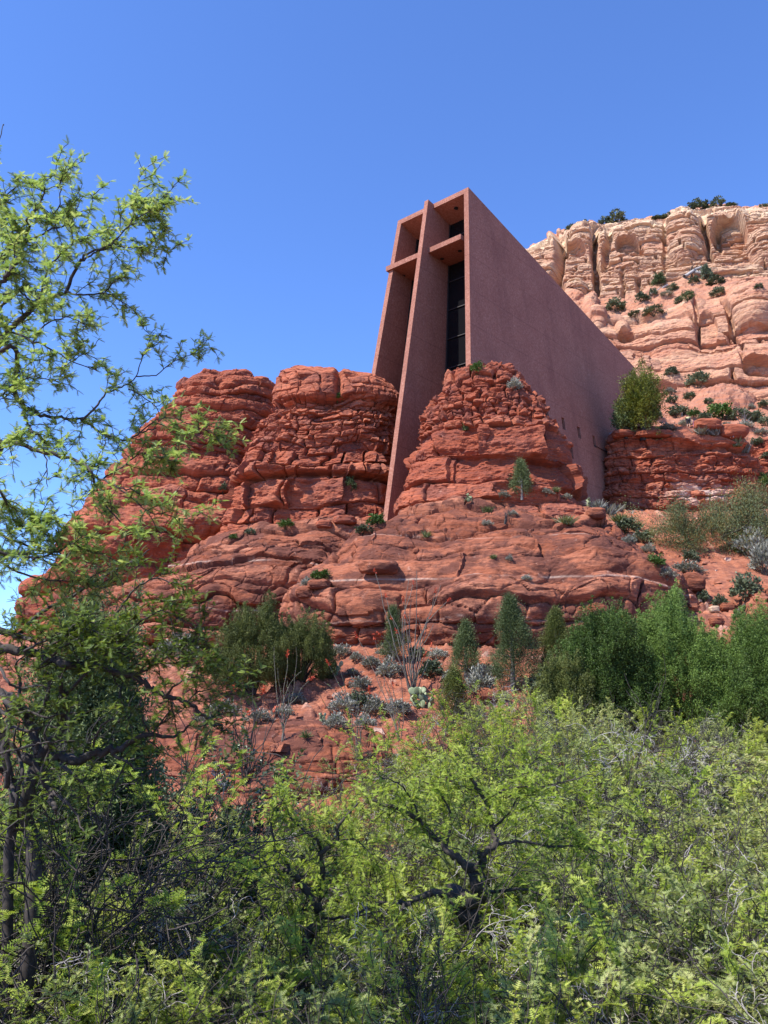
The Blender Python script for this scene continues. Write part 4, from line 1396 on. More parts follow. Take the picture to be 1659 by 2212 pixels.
ORD = ['first', 'second', 'third', 'fourth', 'fifth', 'sixth', 'seventh', 'eighth', 'ninth', 'tenth', 'eleventh', 'twelfth', 'thirteenth', 'fourteenth', 'fifteenth', 'sixteenth', 'seventeenth', 'eighteenth', 'nineteenth', 'twentieth',
       'twenty-first', 'twenty-second', 'twenty-third', 'twenty-fourth', 'twenty-fifth', 'twenty-sixth', 'twenty-seventh', 'twenty-eighth', 'twenty-ninth', 'thirtieth', 'thirty-first', 'thirty-second']

# cliff rim: (column, base row, width, height)
for i, (px, by, w, h) in enumerate([(1237, 497, 30, 14), (1262, 487, 22, 10), (1308, 486, 24, 20), (1332, 482, 40, 24), (1420, 478, 34, 13), (1440, 474, 22, 14), (1512, 456, 44, 24), (1549, 447, 28, 20), (1578, 448, 24, 12), (1650, 449, 18, 9)]):
    lc = at(px, by, 190 * float(np.interp(px, [1020, 1659, 1900], [1.06, 0.91, 0.86])))
    small('far', 'rim_shrub', ORD[i] + ' shrub from the left along the top rim of the cliff', 'shrub', px, by, w * 1.15, h * 1.35, 'shrubs along the cliff rim', loc=lc, sink=0.2)
# mid-cliff terrace
for i, (px, by, w, h, kd) in enumerate([(1333, 672, 48, 30, 'far'), (1313, 672, 16, 14, 'far'), (1388, 652, 32, 26, 'far'), (1424, 618, 34, 34, 'dark'), (1412, 640, 20, 22, 'far'), (1455, 628, 26, 18, 'far'), (1486, 650, 32, 28, 'dark'),
                                        (1412, 680, 44, 22, 'far'), (1528, 606, 28, 46, 'far'), (1548, 615, 40, 22, 'far'), (1500, 612, 24, 18, 'far'), (1552, 640, 34, 24, 'far'), (1468, 655, 24, 18, 'far'), (1640, 624, 20, 14, 'far'), (1370, 683, 26, 14, 'far'), (1440, 640, 30, 12, 'sage')]):
    small(kd, 'terrace_shrub', ORD[i] + ' green shrub on the shelf halfway up the cliff, counted by size and place', 'shrub', px, by, w, h, 'shrubs on the cliff shelf')
# hillside between ledge and cliff
HS = [(1510, 836, 48, 40, 'far'), (1452, 812, 30, 24, 'far'), (1465, 900, 40, 28, 'far'), (1500, 902, 26, 22, 'bright'), (1555, 905, 56, 38, 'bright'), (1598, 908, 44, 32, 'far'), (1632, 912, 36, 30, 'far'), (1655, 918, 26, 22, 'far'), (1522, 908, 26, 20, 'far'),
      (1480, 920, 28, 16, 'sage'), (1440, 932, 40, 22, 'sage'), (1610, 926, 36, 20, 'sage'), (1645, 940, 30, 18, 'sage'), (1452, 870, 24, 18, 'far'), (1490, 862, 28, 18, 'far'), (1530, 872, 22, 14, 'far'), (1650, 880, 28, 18, 'far'), (1622, 885, 22, 14, 'sage'), (1570, 925, 26, 14, 'sage'),
      (1420, 905, 26, 20, 'far'), (1448, 852, 26, 16, 'sage'), (1636, 962, 30, 18, 'far'), (1656, 990, 24, 16, 'far')]
HS.sort()
for i, (px, by, w, h, kd) in enumerate(HS):
    nm = {'far': 'dull green', 'bright': 'bright green', 'sage': 'silvery grey'}[kd]
    small(kd, 'hillside_shrub', nm + ' shrub on the hillside under the cliff, ' + ORD[i] + ' from the left', 'shrub', px, by, w, h, 'shrubs on the hillside')
# on the rocks
for kd, lab, cat, px, by, w, h in [
    ('bright', 'grey-green shrub on the very tip of the broken cone', 'shrub', 1031, 808, 30, 30), ('sage', 'rounded grey bush behind the right side of the cone tip', 'shrub', 1112, 842, 32, 28),
    ('bright', 'bright little shrub under the capstone of the tower', 'shrub', 729, 866, 25, 20), ('dark', 'dark little shrub in a niche low on the tower', 'shrub', 757, 1060, 28, 32),
    ('far', 'small round shrub on a bench of the far left butte', 'shrub', 481, 1062, 20, 22), ('grass', 'pale tuft halfway up the broken cone', 'grass tuft', 1006, 928, 18, 24),
    ('bright', 'green shrub at the foot of the tower, below its left blocks', 'shrub', 618, 1141, 34, 20), ('bright', 'low green bush right beside the foot of the cross', 'shrub', 812, 1136, 36, 28), ('far', 'low spreading bush just left of the foot of the cross', 'shrub', 784, 1152, 40, 20),
    ('bright', 'green bush in the gully between the two domes', 'shrub', 692, 1256, 42, 26), ('sage', 'grey bush in the gully beside the green one', 'shrub', 664, 1268, 28, 24),
    ('grass', 'bright grass tuft right of the dead stump on the dome', 'grass tuft', 1224, 1132, 42, 24), ('grass', 'small grass tuft left of the dead stump', 'grass tuft', 1051, 1106, 28, 18), ('grass', 'little green tuft on the ledge left of the dome centre', 'grass tuft', 921, 1160, 24, 18),
    ('sage', 'grey bush under the cone, left of the small juniper', 'sagebrush', 1085, 1078, 36, 18), ('sage', 'small grey bush beside the dead stump', 'sagebrush', 1052, 1136, 24, 14), ('sage', 'small grey bush just right of the dead stump', 'sagebrush', 1108, 1114, 22, 12),
    ('sage', 'grey bush near the white band on the dome', 'sagebrush', 1138, 1256, 26, 16), ('grass', 'tiny tuft on the middle ledge of the dome', 'grass tuft', 1066, 1206, 16, 12), ('sage', 'grey tuft on the middle ledge of the dome', 'sagebrush', 1100, 1212, 16, 14),
    ('sage', 'grey bush right of the small juniper under the cone', 'sagebrush', 1180, 1070, 30, 16), ('grass', 'yellowish tuft right of the small juniper', 'grass tuft', 1200, 1062, 24, 14), ('sage', 'grey bush at the right foot of the cone', 'sagebrush', 1222, 1078, 26, 12),
    ('bright', 'tiny bush in a fold of the left shoulder', 'shrub', 504, 1166, 18, 14), ('far', 'tiny dark bush on the left shoulder crest', 'shrub', 542, 1155, 20, 16),
]:
    small(kd, {'shrub': 'rock_shrub', 'grass tuft': 'grass_tuft', 'sagebrush': 'sagebrush'}[cat], lab, cat, px, by, w, h, 'plants rooted on the rocks')
# the strip of brush running down beside the dome on the right
ST = [(1288, 1098, 34, 24, 'dry'), (1312, 1112, 44, 30, 'dry'), (1338, 1130, 40, 30, 'grass'), (1300, 1090, 30, 22, 'grass'), (1352, 1150, 50, 36, 'far'), (1375, 1142, 36, 22, 'grass'), (1330, 1108, 36, 26, 'dry'), (1385, 1172, 40, 28, 'far'), (1362, 1178, 30, 26, 'sage'), (1402, 1160, 30, 22, 'grass'),
      (1420, 1225, 34, 30, 'bright'), (1440, 1250, 40, 26, 'sage'), (1400, 1195, 30, 22, 'sage')]
ST.sort()
for i, (px, by, w, h, kd) in enumerate(ST):
    nm = {'dry': 'dry pale grass clump', 'grass': 'green grass clump', 'far': 'dull green bush', 'sage': 'grey bush', 'bright': 'fresh green bush'}[kd]
    small(kd, 'slope_brush', nm + ' in the strip beside the dome, ' + ORD[i] + ' from the left', 'brush', px, by, w, h, 'brush strip right of the dome')
# ledge edge tufts and the grey bushes at the right edge
for kd, lab, px, by, w, h in [('dry', 'pale grass clump on the ledge in front of the left mushroom rock', 1514, 938, 40, 22), ('dry', 'smaller pale clump between the two mushroom rocks', 1540, 940, 30, 22), ('grass', 'yellow-green clump below the seated person', 1592, 962, 28, 30),
                              ('dry', 'pale clump hanging down the right end of the ledge', 1607, 976, 34, 34), ('bright', 'leafy bush at the right foot of the ledge', 1650, 1052, 30, 34),
                              ('sage', 'tall silvery bush right of the bare-trunked juniper', 1622, 1205, 70, 66), ('sage', 'silvery bush at the right edge beside the bare-trunked juniper', 1655, 1240, 56, 80), ('far', 'grey-green bush below the silvery bush at the right edge', 1612, 1296, 60, 62),
                              ('sage', 'silvery bush above the right edge slope', 1648, 1160, 52, 56), ('bright', 'yellow-green sprig bush beside the silvery bushes', 1600, 1196, 30, 22), ('far', 'small green bush left of the bare trunk', 1492, 1212, 34, 26), ('sage', 'dry grey bush under the bare-trunked juniper', 1485, 1240, 60, 30),
                              ('far', 'shadowed tuft below the bare trunk', 1518, 1300, 28, 30), ('far', 'second shadowed tuft below the bare trunk, right of the other', 1555, 1312, 34, 28)]:
    small(kd, 'bush', lab, 'bush', px, by, w, h, None)
# grey sage and tufts over the red slope in the middle
SL = [(735, 1420, 46, 30, 'sage'), (770, 1428, 30, 20, 'sage'), (800, 1442, 44, 26, 'sage'), (838, 1418, 40, 30, 'sage'), (846, 1462, 60, 40, 'sage'), (905, 1428, 50, 30, 'far'), (930, 1462, 50, 40, 'far'), (948, 1425, 40, 24, 'sage'), (780, 1490, 46, 30, 'sage'), (742, 1540, 60, 40, 'sage'), (775, 1528, 50, 36, 'far'),
      (812, 1545, 54, 40, 'sage'), (790, 1572, 46, 28, 'sage'), (726, 1574, 50, 32, 'sage'), (858, 1545, 56, 36, 'sage'), (760, 1460, 30, 18, 'sage'), (1040, 1500, 60, 60, 'sage'), (1060, 1462, 36, 26, 'sage'), (972, 1470, 30, 24, 'sage'), (1075, 1512, 46, 24, 'sage'), (640, 1520, 40, 24, 'sage'),
      (560, 1560, 50, 28, 'sage'), (610, 1548, 46, 24, 'sage'), (480, 1545, 70, 30, 'sage'), (440, 1560, 40, 24, 'dry'), (380, 1430, 90, 60, 'sage'), (420, 1398, 60, 44, 'sage'), (1165, 1500, 60, 40, 'far'), (1180, 1470, 40, 30, 'sage')]
SL.sort()
for i, (px, by, w, h, kd) in enumerate(SL):
    nm = {'sage': 'grey sagebrush', 'far': 'dull green brush', 'dry': 'dry grass clump'}[kd]
    small(kd, 'sagebrush', nm + ' on the red slope under the dome, ' + ORD[i] + ' from the left', 'sagebrush', px, by, w, h, 'brush on the red slope')


# prickly pears
def prickly_pear(label, px, by, w, h, seed, pads=16):
    rg = np.random.RandomState(seed)
    loc = hit(px, by); D = loc[1]; s = D / FP
    Wd, H = w * s, h * s
    acc = Acc()
    nu, nv = 12, 7
    u = np.linspace(0, 2 * math.pi, nu, endpoint=False); v = np.linspace(0.05, math.pi - 0.05, nv)
    TV = np.stack([0.5 - 0.5 * np.cos(v)[:, None] + 0 * u[None], 0.40 * np.sin(v)[:, None] ** 0.9 * np.cos(u)[None] * (1.1 - 0.25 * np.cos(v)[:, None]), 0.085 * np.sin(v)[:, None] * np.sin(u)[None]], -1).reshape(-1, 3)
    TF = grid_faces(nv, nu, True)
    P, Dd, U, SZ = [], [], [], []
    base = [(np.array([rg.uniform(-.22, .22) * Wd, rg.uniform(-.2, .2) * Wd, 0]), 0) for _ in range(max(3, pads // 4))]
    L = H * 0.33
    q = 0
    while q < pads:
        b0, lv = base[q % len(base)] if q < len(base) else base[rg.randint(len(base))]
        d = nrm_([rg.normal(0, 0.5), rg.normal(0, 0.5), 1.0])
        l = L * rg.uniform(0.7, 1.1)
        P.append(b0); Dd.append(d); U.append(rand_dirs(rg, 1)[0]); SZ.append(l)
        if lv < 2: base.append((b0 + d * l * 0.93, lv + 1))
        q += 1
    acc.scatter(TV, TF, np.array(P), np.array(Dd), np.array(U), np.array(SZ), rg.rand(len(P)))
    o = acc.build('prickly_pear', M_cact)
    o.location = [float(c) for c in loc]
    tag(o, label, 'cactus', 'prickly pear cacti')


prickly_pear('largest pale prickly pear, right under the tall ocotillo', 915, 1530, 78, 54, 701, 30)
prickly_pear('prickly pear beside the right end of the olive juniper bushes', 712, 1462, 48, 40, 702, 20)
prickly_pear('prickly pear at the foot of the broken cone, under its left blocks', 1010, 1086, 44, 26, 703, 18)
prickly_pear('prickly pear at the right foot of the cone near the chapel wall', 1276, 1086, 30, 28, 704, 14)
prickly_pear('small prickly pear among the pale grass beside the dome', 1360, 1128, 24, 22, 705, 12)
prickly_pear('small pale prickly pear on the slab under the left mesquite limbs', 460, 1620, 40, 26, 706, 14)
prickly_pear('small prickly pear on the red slope above the left ocotillo', 700, 1560, 44, 26, 707, 14)


# ocotillos: bundles of long thin wands with orange-red tips
def ocotillo(label, px, by, wands, seed, rad=0.022, leafy=True, mat=M_wand):
    rg = np.random.RandomState(seed)
    loc = hit(px, by); D = loc[1]
    st, bl, lf = Acc(), Acc(), Acc()
    P, Dd = [], []
    for tx, ty in wands:
        tip = at(tx, ty, D + rg.uniform(-1.2, 1.2)) - loc
        k = 9
        t = np.linspace(0, 1, k)
        bow = rg.normal(0, 0.06, 3) * np.linalg.norm(tip)
        pts = np.array([tip * x ** 1.0 * np.array([x ** 0.35, x ** 0.35, 1]) for x in t]) + np.sin(t * math.pi)[:, None] * bow + np.concatenate([[[0, 0, 0]], rg.normal(0, 0.035, (k - 1, 3))])
        pts[0] += rg.normal(0, 0.05, 3) * np.array([1, 1, 0]); pts[0, 2] = -0.1
        st.tube(pts, np.linspace(rad, rad * 0.35, k), 5, rg.rand())
        if leafy:
            m = 60
            x = rg.uniform(0.1, 0.97, m)
            q = np.stack([np.interp(x, t, pts[:, c]) for c in range(3)], 1)
            lf.scatter(OV[0], OV[1], q, rand_dirs(rg, m) + np.array([0, 0, 0.4]), rand_dirs(rg, m), rg.uniform(0.035, 0.06, m), rg.rand(m) * 0.6)
        if rg.rand() < 0.5:
            m = 26
            dv = nrm_(pts[-1] - pts[-2])
            q = pts[-1] + dv * rg.uniform(-0.05, 0.22, m)[:, None]
            bl.scatter(BL[0], BL[1], q, rand_dirs(rg, m) + dv * 1.0, rand_dirs(rg, m), rg.uniform(0.07, 0.13, m), rg.rand(m))
    parts = [('stem', st, mat)]
    if leafy: parts.append(('leaves', lf, M_jun_o))
    if bl.n: parts.append(('blossom', bl, M_red))
    plant('ocotillo', label, 'ocotillo', loc, parts, 'ocotillos on the slope')


ocotillo('tall ocotillo with dense grey wands spreading in front of the dome', 892, 1512, [(870, 1300), (882, 1250), (893, 1262), (905, 1330), (848, 1340), (833, 1290), (812, 1240), (925, 1340), (940, 1280), (955, 1265), (966, 1300), (900, 1232), (862, 1370), (915, 1420), (930, 1400), (878, 1340), (888, 1290), (822, 1370), (935, 1350)], 721, 0.034)
ocotillo('leafless dark ocotillo bundle low on the left over the pink slab', 530, 1690, [(490, 1550), (500, 1530), (512, 1520), (524, 1540), (540, 1545), (552, 1530), (505, 1500), (560, 1560), (585, 1540), (520, 1490), (548, 1480), (575, 1500), (482, 1565)], 722, 0.026, leafy=False, mat=M_bark)
ocotillo('sparse thin ocotillo with red tips left of the tall one', 770, 1640, [(700, 1470), (712, 1440), (735, 1420), (760, 1440), (800, 1500), (690, 1500), (780, 1480), (722, 1520), (830, 1480)], 723, 0.018)
ocotillo('thin ocotillo with red tips directly left of the largest prickly pear', 862, 1600, [(812, 1440), (790, 1400), (775, 1375), (825, 1420), (850, 1490), (840, 1395), (805, 1380)], 724, 0.018)
ocotillo('slender ocotillo rising behind the mesquite twigs over the olive juniper', 610, 1600, [(600, 1440), (625, 1420), (640, 1400), (590, 1400), (650, 1450), (668, 1470), (618, 1470)], 725, 0.018)

# yuccas
def yucca(label, px, by, w, seed):
    rg = np.random.RandomState(seed)
    loc = hit(px, by); L = w / FP * loc[1] * 0.5
    a = Acc(); n = 90
    d = rand_dirs(rg, n); d[:, 2] = np.abs(d[:, 2]) * 1.1 + 0.1
    T = (np.array([(0, -0.035, 0), (0, 0.035, 0), (0.5, 0.03, 0.01), (0.5, -0.03, 0.01), (1, 0, 0.0)], float), np.array([(0, 1, 2), (0, 2, 3), (3, 2, 4)]))
    a.scatter(T[0], T[1], np.zeros((n, 3)) + [0, 0, L * 0.3], d, rand_dirs(rg, n), rg.uniform(0.8, 1.1, n) * L, rg.rand(n))
    o = a.build('yucca', M_jun_d); o.location = [float(c) for c in loc]
    tag(o, label, 'yucca')


yucca('dark spiky yucca at the right end of the olive juniper bush', 716, 1425, 42, 741)
yucca('spiky green yucca low beside the pink slab at left', 660, 1600, 40, 742)


# dead wood
def snag(name, label, cat, px, by, h, seed, mat, lean=(0, 0), D=None, nlev=3):
    rg = np.random.RandomState(seed)
    loc = hit(px, by) if D is None else at(px, by, D)
    H = h / FP * loc[1]
    a, tips = Acc(), []
    sp = dict(seg=5, wig=0.16, trop=[0.05, 0.04, 0.02, 0], max=nlev - 1, n=[4, 3, 2], ang=(0.5, 1.0), lr=(0.5, 0.75), rmin=0.012 * H / 2)
    grow(rg, a, tips, (0, 0, -0.1), (lean[0], lean[1], 1), H * 0.55, 0.05 * H, 0, sp)
    grow(rg, a, tips, (0, 0, -0.1), (-lean[0] + 0.3, 0.2, 1), H * 0.45, 0.035 * H, 0, sp)
    o = a.build(name, mat); o.location = [float(c) for c in loc]
    tag(o, label, cat)


snag('dead_stump', 'dark twisted dead stump standing on the dome', 'dead tree', 1090, 1134, 46, 751, M_bark, (0.15, 0))
snag('dead_tree', 'bare grey dead tree on the hillside behind the mushroom rocks', 'dead tree', 1606, 926, 50, 752, M_bark_g, (0.3, 0))
snag('dead_tree', 'bare dark dead tree on the cliff shelf above the fallen log', 'dead tree', 1494, 598, 44, 753, M_bark)
snag('dead_stick', 'short bleached dead stick in the brush strip below the chapel', 'dead tree', 1366, 1112, 28, 754, M_dead, (0.3, 0), nlev=2)
snag('dead_tree', 'small bare tree on the hillside above the two standing people', 'dead tree', 1473, 902, 34, 755, M_bark_g)


def log(label, p0, p1, r, mat):
    A = hit(*p0); B = hit(*p1)
    A = A + [0, -0.1, r]; B = B + [0, -0.1, r]
    a = Acc(); m = (A + B) / 2
    t = np.linspace(0, 1, 7)[:, None]
    a.tube((A - m) * (1 - t) + (B - m) * t + np.random.RandomState(int(p0[0])).normal(0, r * 0.25, (7, 3)), np.linspace(r, r * 0.6, 7), 7)
    a.tube([(A - m) * .4, (A - m) * .3 + [r * 3, 0, r * 3]], [r * .5, r * .2], 5)
    o = a.build('fallen_log', mat); o.location = [float(c) for c in m]
    tag(o, label, 'log')


log('long bleached log lying aslant on the cliff shelf', (1478, 602), (1513, 582), 0.42, M_dead)
log('shorter bleached log lying flat beside the aslant one', (1500, 594), (1524, 592), 0.40, M_dead)
log('pale fallen log further left on the cliff shelf', (1405, 640), (1442, 620), 0.34, M_dead)
log('dark fallen log on the rubble above the bright junipers', (1586, 1338), (1606, 1312), 0.16, M_bark)


# boulders
def boulder(name, label, px, by, w, h, seed, mat, depth=0.8, flat=False, D=None, lift=0.0, tone0=0.6, kick=0.10):
    loc = hit(px, by) if D is None else at(px, by, D)
    s = loc[1] / FP
    nv, nu = 40, 64
    v = np.linspace(0.02, math.pi - 0.02, nv); u = np.linspace(0, 2 * math.pi, nu, endpoint=False)
    d = np.stack([np.sin(v)[:, None] * np.cos(u)[None], np.sin(v)[:, None] * np.sin(u)[None], np.cos(v)[:, None] + 0 * u[None]], -1)
    e = 0.62 if not flat else 0.75
    q = np.sign(d) * np.abs(d) ** e
    f1, f2, cid = worley(d * 1.3 + seed, seed)
    r = 1 + kick * fbm(d * 1.5 + seed, 3, seed) + 0.10 * (cid - 0.5) * (0 if flat else 1) + 0.03 * fbm(d * 6, 2, seed + 1)
    if flat:
        q[..., 2] = np.where(q[..., 2] > 0, q[..., 2] * 0.55, q[..., 2] * 0.62)
    P = q * r[..., None] * np.array([w * s / 2, w * s / 2 * depth, h * s * (0.5 if not flat else 0.9)])
    P[..., 2] += h * s * 0.42 + lift
    V = P.reshape(-1, 3)
    o = link(name, raw_mesh(name, V, [grid_faces(nv, nu, True)], mat, {'tone': np.full(len(V), tone0), 'pale': np.zeros(len(V))}))
    shade_by_angle(o, 50)
    o.location = [float(c) for c in loc]
    tag(o, label, 'boulder')
    return loc


boulder('mushroom_rock', 'long flat mushroom-shaped caprock next to the two people', 1530, 934, 60, 26, 801, M_tower, 0.7, True, lift=0.35)
boulder('mushroom_rock', 'rounder mushroom-shaped caprock behind the seated person in white', 1586, 949, 62, 32, 802, M_tower, 0.7, True, lift=0.25)
boulder('boulder', 'low flat boulder on the ledge nearest the chapel wall', 1345, 944, 50, 16, 803, M_tower, 0.8, True)
boulder('boulder', 'long flat boulder on the ledge below the pine', 1412, 946, 84, 18, 804, M_tower, 0.6, True)
boulder('boulder', 'broken red boulder low in the gully between the domes', 658, 1290, 40, 26, 805, M_dome)
boulder('boulder', 'upper boulder in the gully between the domes', 690, 1272, 50, 22, 806, M_dome)
boulder('boulder', 'long rounded slab boulder lying on the left flank of the large dome', 818, 1238, 90, 32, 807, M_dome, 0.6, True)
boulder('boulder', 'small pale cube-like stone perched on the dome ledge', 899, 1196, 13, 14, 808, M_dome)
boulder('boulder', 'overhanging slab boulder at the right top of the dome', 1287, 1120, 44, 26, 809, M_dome, 0.8, True)
boulder('boulder', 'tumbled block at the foot of the tower left of the cross', 700, 1140, 36, 18, 810, M_tower)
boulder('boulder', 'second tumbled block at the foot of the tower, nearer the cross', 745, 1132, 50, 18, 811, M_tower)
boulder('boulder', 'pale whitish boulder in the rubble above the bright junipers', 1543, 1322, 22, 14, 812, M_cliff, tone0=1.1)
boulder('boulder', 'red block in the rubble right of the pale boulder', 1572, 1320, 34, 20, 813, M_dome)
boulder('boulder', 'pink block in the rubble below the pale boulder', 1548, 1350, 30, 18, 814, M_dome)
boulder('boulder', 'red boulder on the slope under the tall juniper left of the ocotillo', 760, 1480, 30, 16, 815, M_ground)
boulder('boulder', 'red block behind the dark conical juniper foot', 1060, 1510, 60, 26, 816, M_ground)
boulder('boulder', 'rounded red boulder under the bare-trunked juniper', 1495, 1275, 52, 40, 817, M_dome)


# ---- people on the ledge
def skin_mesh(name, verts, edges, radii, mat, parent, lvl=1, root=0):
    me = bpy.data.meshes.new(name)
    me.from_pydata([tuple(v) for v in verts], edges, [])
    o = link(name, me, parent)
    sk = o.modifiers.new('skin', 'SKIN'); sk.use_smooth_shade = True
    for k, v in enumerate(me.skin_vertices[0].data):
        r = radii[k]
        v.radius = (r, r) if np.isscalar(r) else r
        v.use_root = (k == root)
    ss = o.modifiers.new('sub', 'SUBSURF'); ss.levels = lvl; ss.render_levels = lvl
    bpy.context.view_layer.update()
    dg = bpy.context.evaluated_depsgraph_get()
    m2 = bpy.data.meshes.new_from_object(o.evaluated_get(dg))
    o.modifiers.clear()
    o.data = m2
    m2.materials.clear(); m2.materials.append(mat)
    return o


M_skin = plain_mat('skin', (0.46, 0.26, 0.18), 0.55, var=0.05)
M_hair = plain_mat('dark_hair', (0.03, 0.02, 0.016), 0.6)
M_ykt = plain_mat('olive_yellow_cloth', (0.42, 0.40, 0.20), 0.85)
M_blk = plain_mat('black_cloth', (0.025, 0.025, 0.03), 0.85)
M_pnk = plain_mat('pink_cloth', (0.42, 0.15, 0.20), 0.85)
M_wht = plain_mat('white_blue_cloth', (0.72, 0.76, 0.85), 0.8)
M_jean = plain_mat('blue_cloth', (0.10, 0.14, 0.24), 0.85)


def person(label, px, by, face, pose, shirt, pants, hair_long=False, D=None, sc=1.0):
    loc = hit(px, by) if D is None else at(px, by, D)
    root = empty('person', loc)
    root.rotation_euler = (0, 0, face); root.scale = (sc,) * 3
    tag(root, label, 'person', 'people on the rocks')
    # facing +y in its own frame; J: joints
    if pose == 'bend':
        J = dict(pel=(0, 0, .95), ch=(0, .28, 1.22), nk=(0, .46, 1.30), hd=(0, .60, 1.34), hp=(.1, 0, .92), kn=(.11, .05, .50), an=(.11, 0, .09), to=(.12, .16, .04), sh=(.19, .40, 1.26), el=(.24, .50, .98), wr=(.18, .58, .76))
    elif pose == 'sit':
        J = dict(pel=(0, 0, .12), ch=(0, -.05, .46), nk=(0, -.03, .64), hd=(0, .0, .78), hp=(.09, .02, .12), kn=(.14, .42, .36), an=(.13, .60, .06), to=(.14, .74, .04), sh=(.19, -.04, .58), el=(.25, .08, .34), wr=(.16, .28, .34))
    else:
        J = dict(pel=(0, 0, .92), ch=(0, .0, 1.22), nk=(0, .0, 1.42), hd=(0, .02, 1.57), hp=(.09, 0, .9), kn=(.09, .03, .5), an=(.09, 0, .09), to=(.1, .15, .04), sh=(.17, 0, 1.36), el=(.22, .06, 1.10), wr=(.17, .2, .98))
    mir = lambda p: (-p[0], p[1], p[2])
    hd = np.array(J['hd']); nk = np.array(J['nk']); ax = nrm_(hd - nk)
    chin = hd - ax * 0.03 + np.array([0, 0.04, -0.02])
    top = hd + ax * 0.11
    nose = hd + np.array([0, 0.115, -0.005])
    V = [J['pel'], J['ch'], J['nk'], tuple(chin), tuple(hd), tuple(top), tuple(nose)]
    R = [.13, .15, .055, .07, .098, .07, .018]
    E = [(0, 1), (1, 2), (2, 3), (3, 4), (4, 5), (4, 6)]
    for s in (1, -1):
        f = (lambda p: p) if s > 0 else mir
        n = len(V)
        V += [f(J['hp']), f(J['kn']), f(J['an']), f(J['to'])]; R += [.095, .062, .042, .035]
        E += [(0, n), (n, n + 1), (n + 1, n + 2), (n + 2, n + 3)]
        n = len(V)
        V += [f(J['sh']), f(J['el']), f(J['wr'])]; R += [.06, .042, .03]
        E += [(1, n), (n, n + 1), (n + 1, n + 2)]
        w = np.array(V[n + 2]); fd = nrm_(w - np.array(V[n + 1]))
        p = w + fd * 0.07; V.append(tuple(p)); R.append(.033); m = len(V) - 1; E.append((n + 2, m))
        side = nrm_(np.cross(fd, [0.2, 0.3, 1]))
        for k in range(4):
            a = p + side * (k - 1.5) * 0.02 + fd * 0.03
            b = a + fd * (0.04 + 0.012 * (1 - abs(k - 1.3))) + np.array([0, 0, -.015])
            V += [tuple(a), tuple(b)]; R += [.009, .008]
            E += [(m, len(V) - 2), (len(V) - 2, len(V) - 1)]
        a = w + fd * 0.03 + side * -0.04; b = a + fd * 0.04 + side * -0.012
        V += [tuple(a), tuple(b)]; R += [.010, .009]; E += [(n + 2, len(V) - 2), (len(V) - 2, len(V) - 1)]
    body = skin_mesh('body', V, E, R, M_skin, root, 2)
    # clothing follows the body
    cs = [J['pel'], J['ch'], tuple(np.array(J['nk']) * .6 + np.array(J['ch']) * .4), J['sh'], tuple(.45 * np.array(J['sh']) + .55 * np.array(J['el'])), mir(J['sh']), mir(tuple(.45 * np.array(J['sh']) + .55 * np.array(J['el'])))]
    skin_mesh('shirt', cs, [(0, 1), (1, 2), (1, 3), (3, 4), (1, 5), (5, 6)], [.155, .175, .09, .085, .07, .085, .07], shirt, root, 2)
    kk = lambda p, q, t: tuple(np.array(p) * (1 - t) + np.array(q) * t)
    e_ = kk(J['kn'], J['an'], 0.0 if pose == 'bend' else 0.8)
    skin_mesh('trousers', [kk(J['pel'], J['ch'], .08), J['hp'], J['kn'], e_, mir(J['hp']), mir(J['kn']), mir(e_)], [(0, 1), (1, 2), (2, 3), (0, 4), (4, 5), (5, 6)], [.15, .12, .085, .07, .12, .085, .07], pants, root, 2)
    hv = [tuple(hd + ax * 0.02 + np.array([0, -.03, .015])), tuple(hd + ax * 0.09 + np.array([0, -.02, 0]))]
    hr = [.102, .085]
    he = [(0, 1)]
    if hair_long:
        hv.append(tuple(nk + np.array([0, -.09, -.12]))); hr.append(.075); he.append((0, 2))
    skin_mesh('hair', hv, he, hr, M_hair, root, 2)


person('person in a yellow-olive shirt and black shorts bending over, seen from behind', 1488, 925, math.radians(-20), 'bend', M_ykt, M_blk, sc=1.05)
person('person in pink with long dark hair standing beside the bending one', 1500, 926, math.radians(30), 'stand', M_pnk, M_pnk, True, sc=0.62)
person('person in white and pale blue sitting below the rounder mushroom rock', 1583, 950, math.radians(150), 'sit', M_wht, M_jean, sc=1.05)

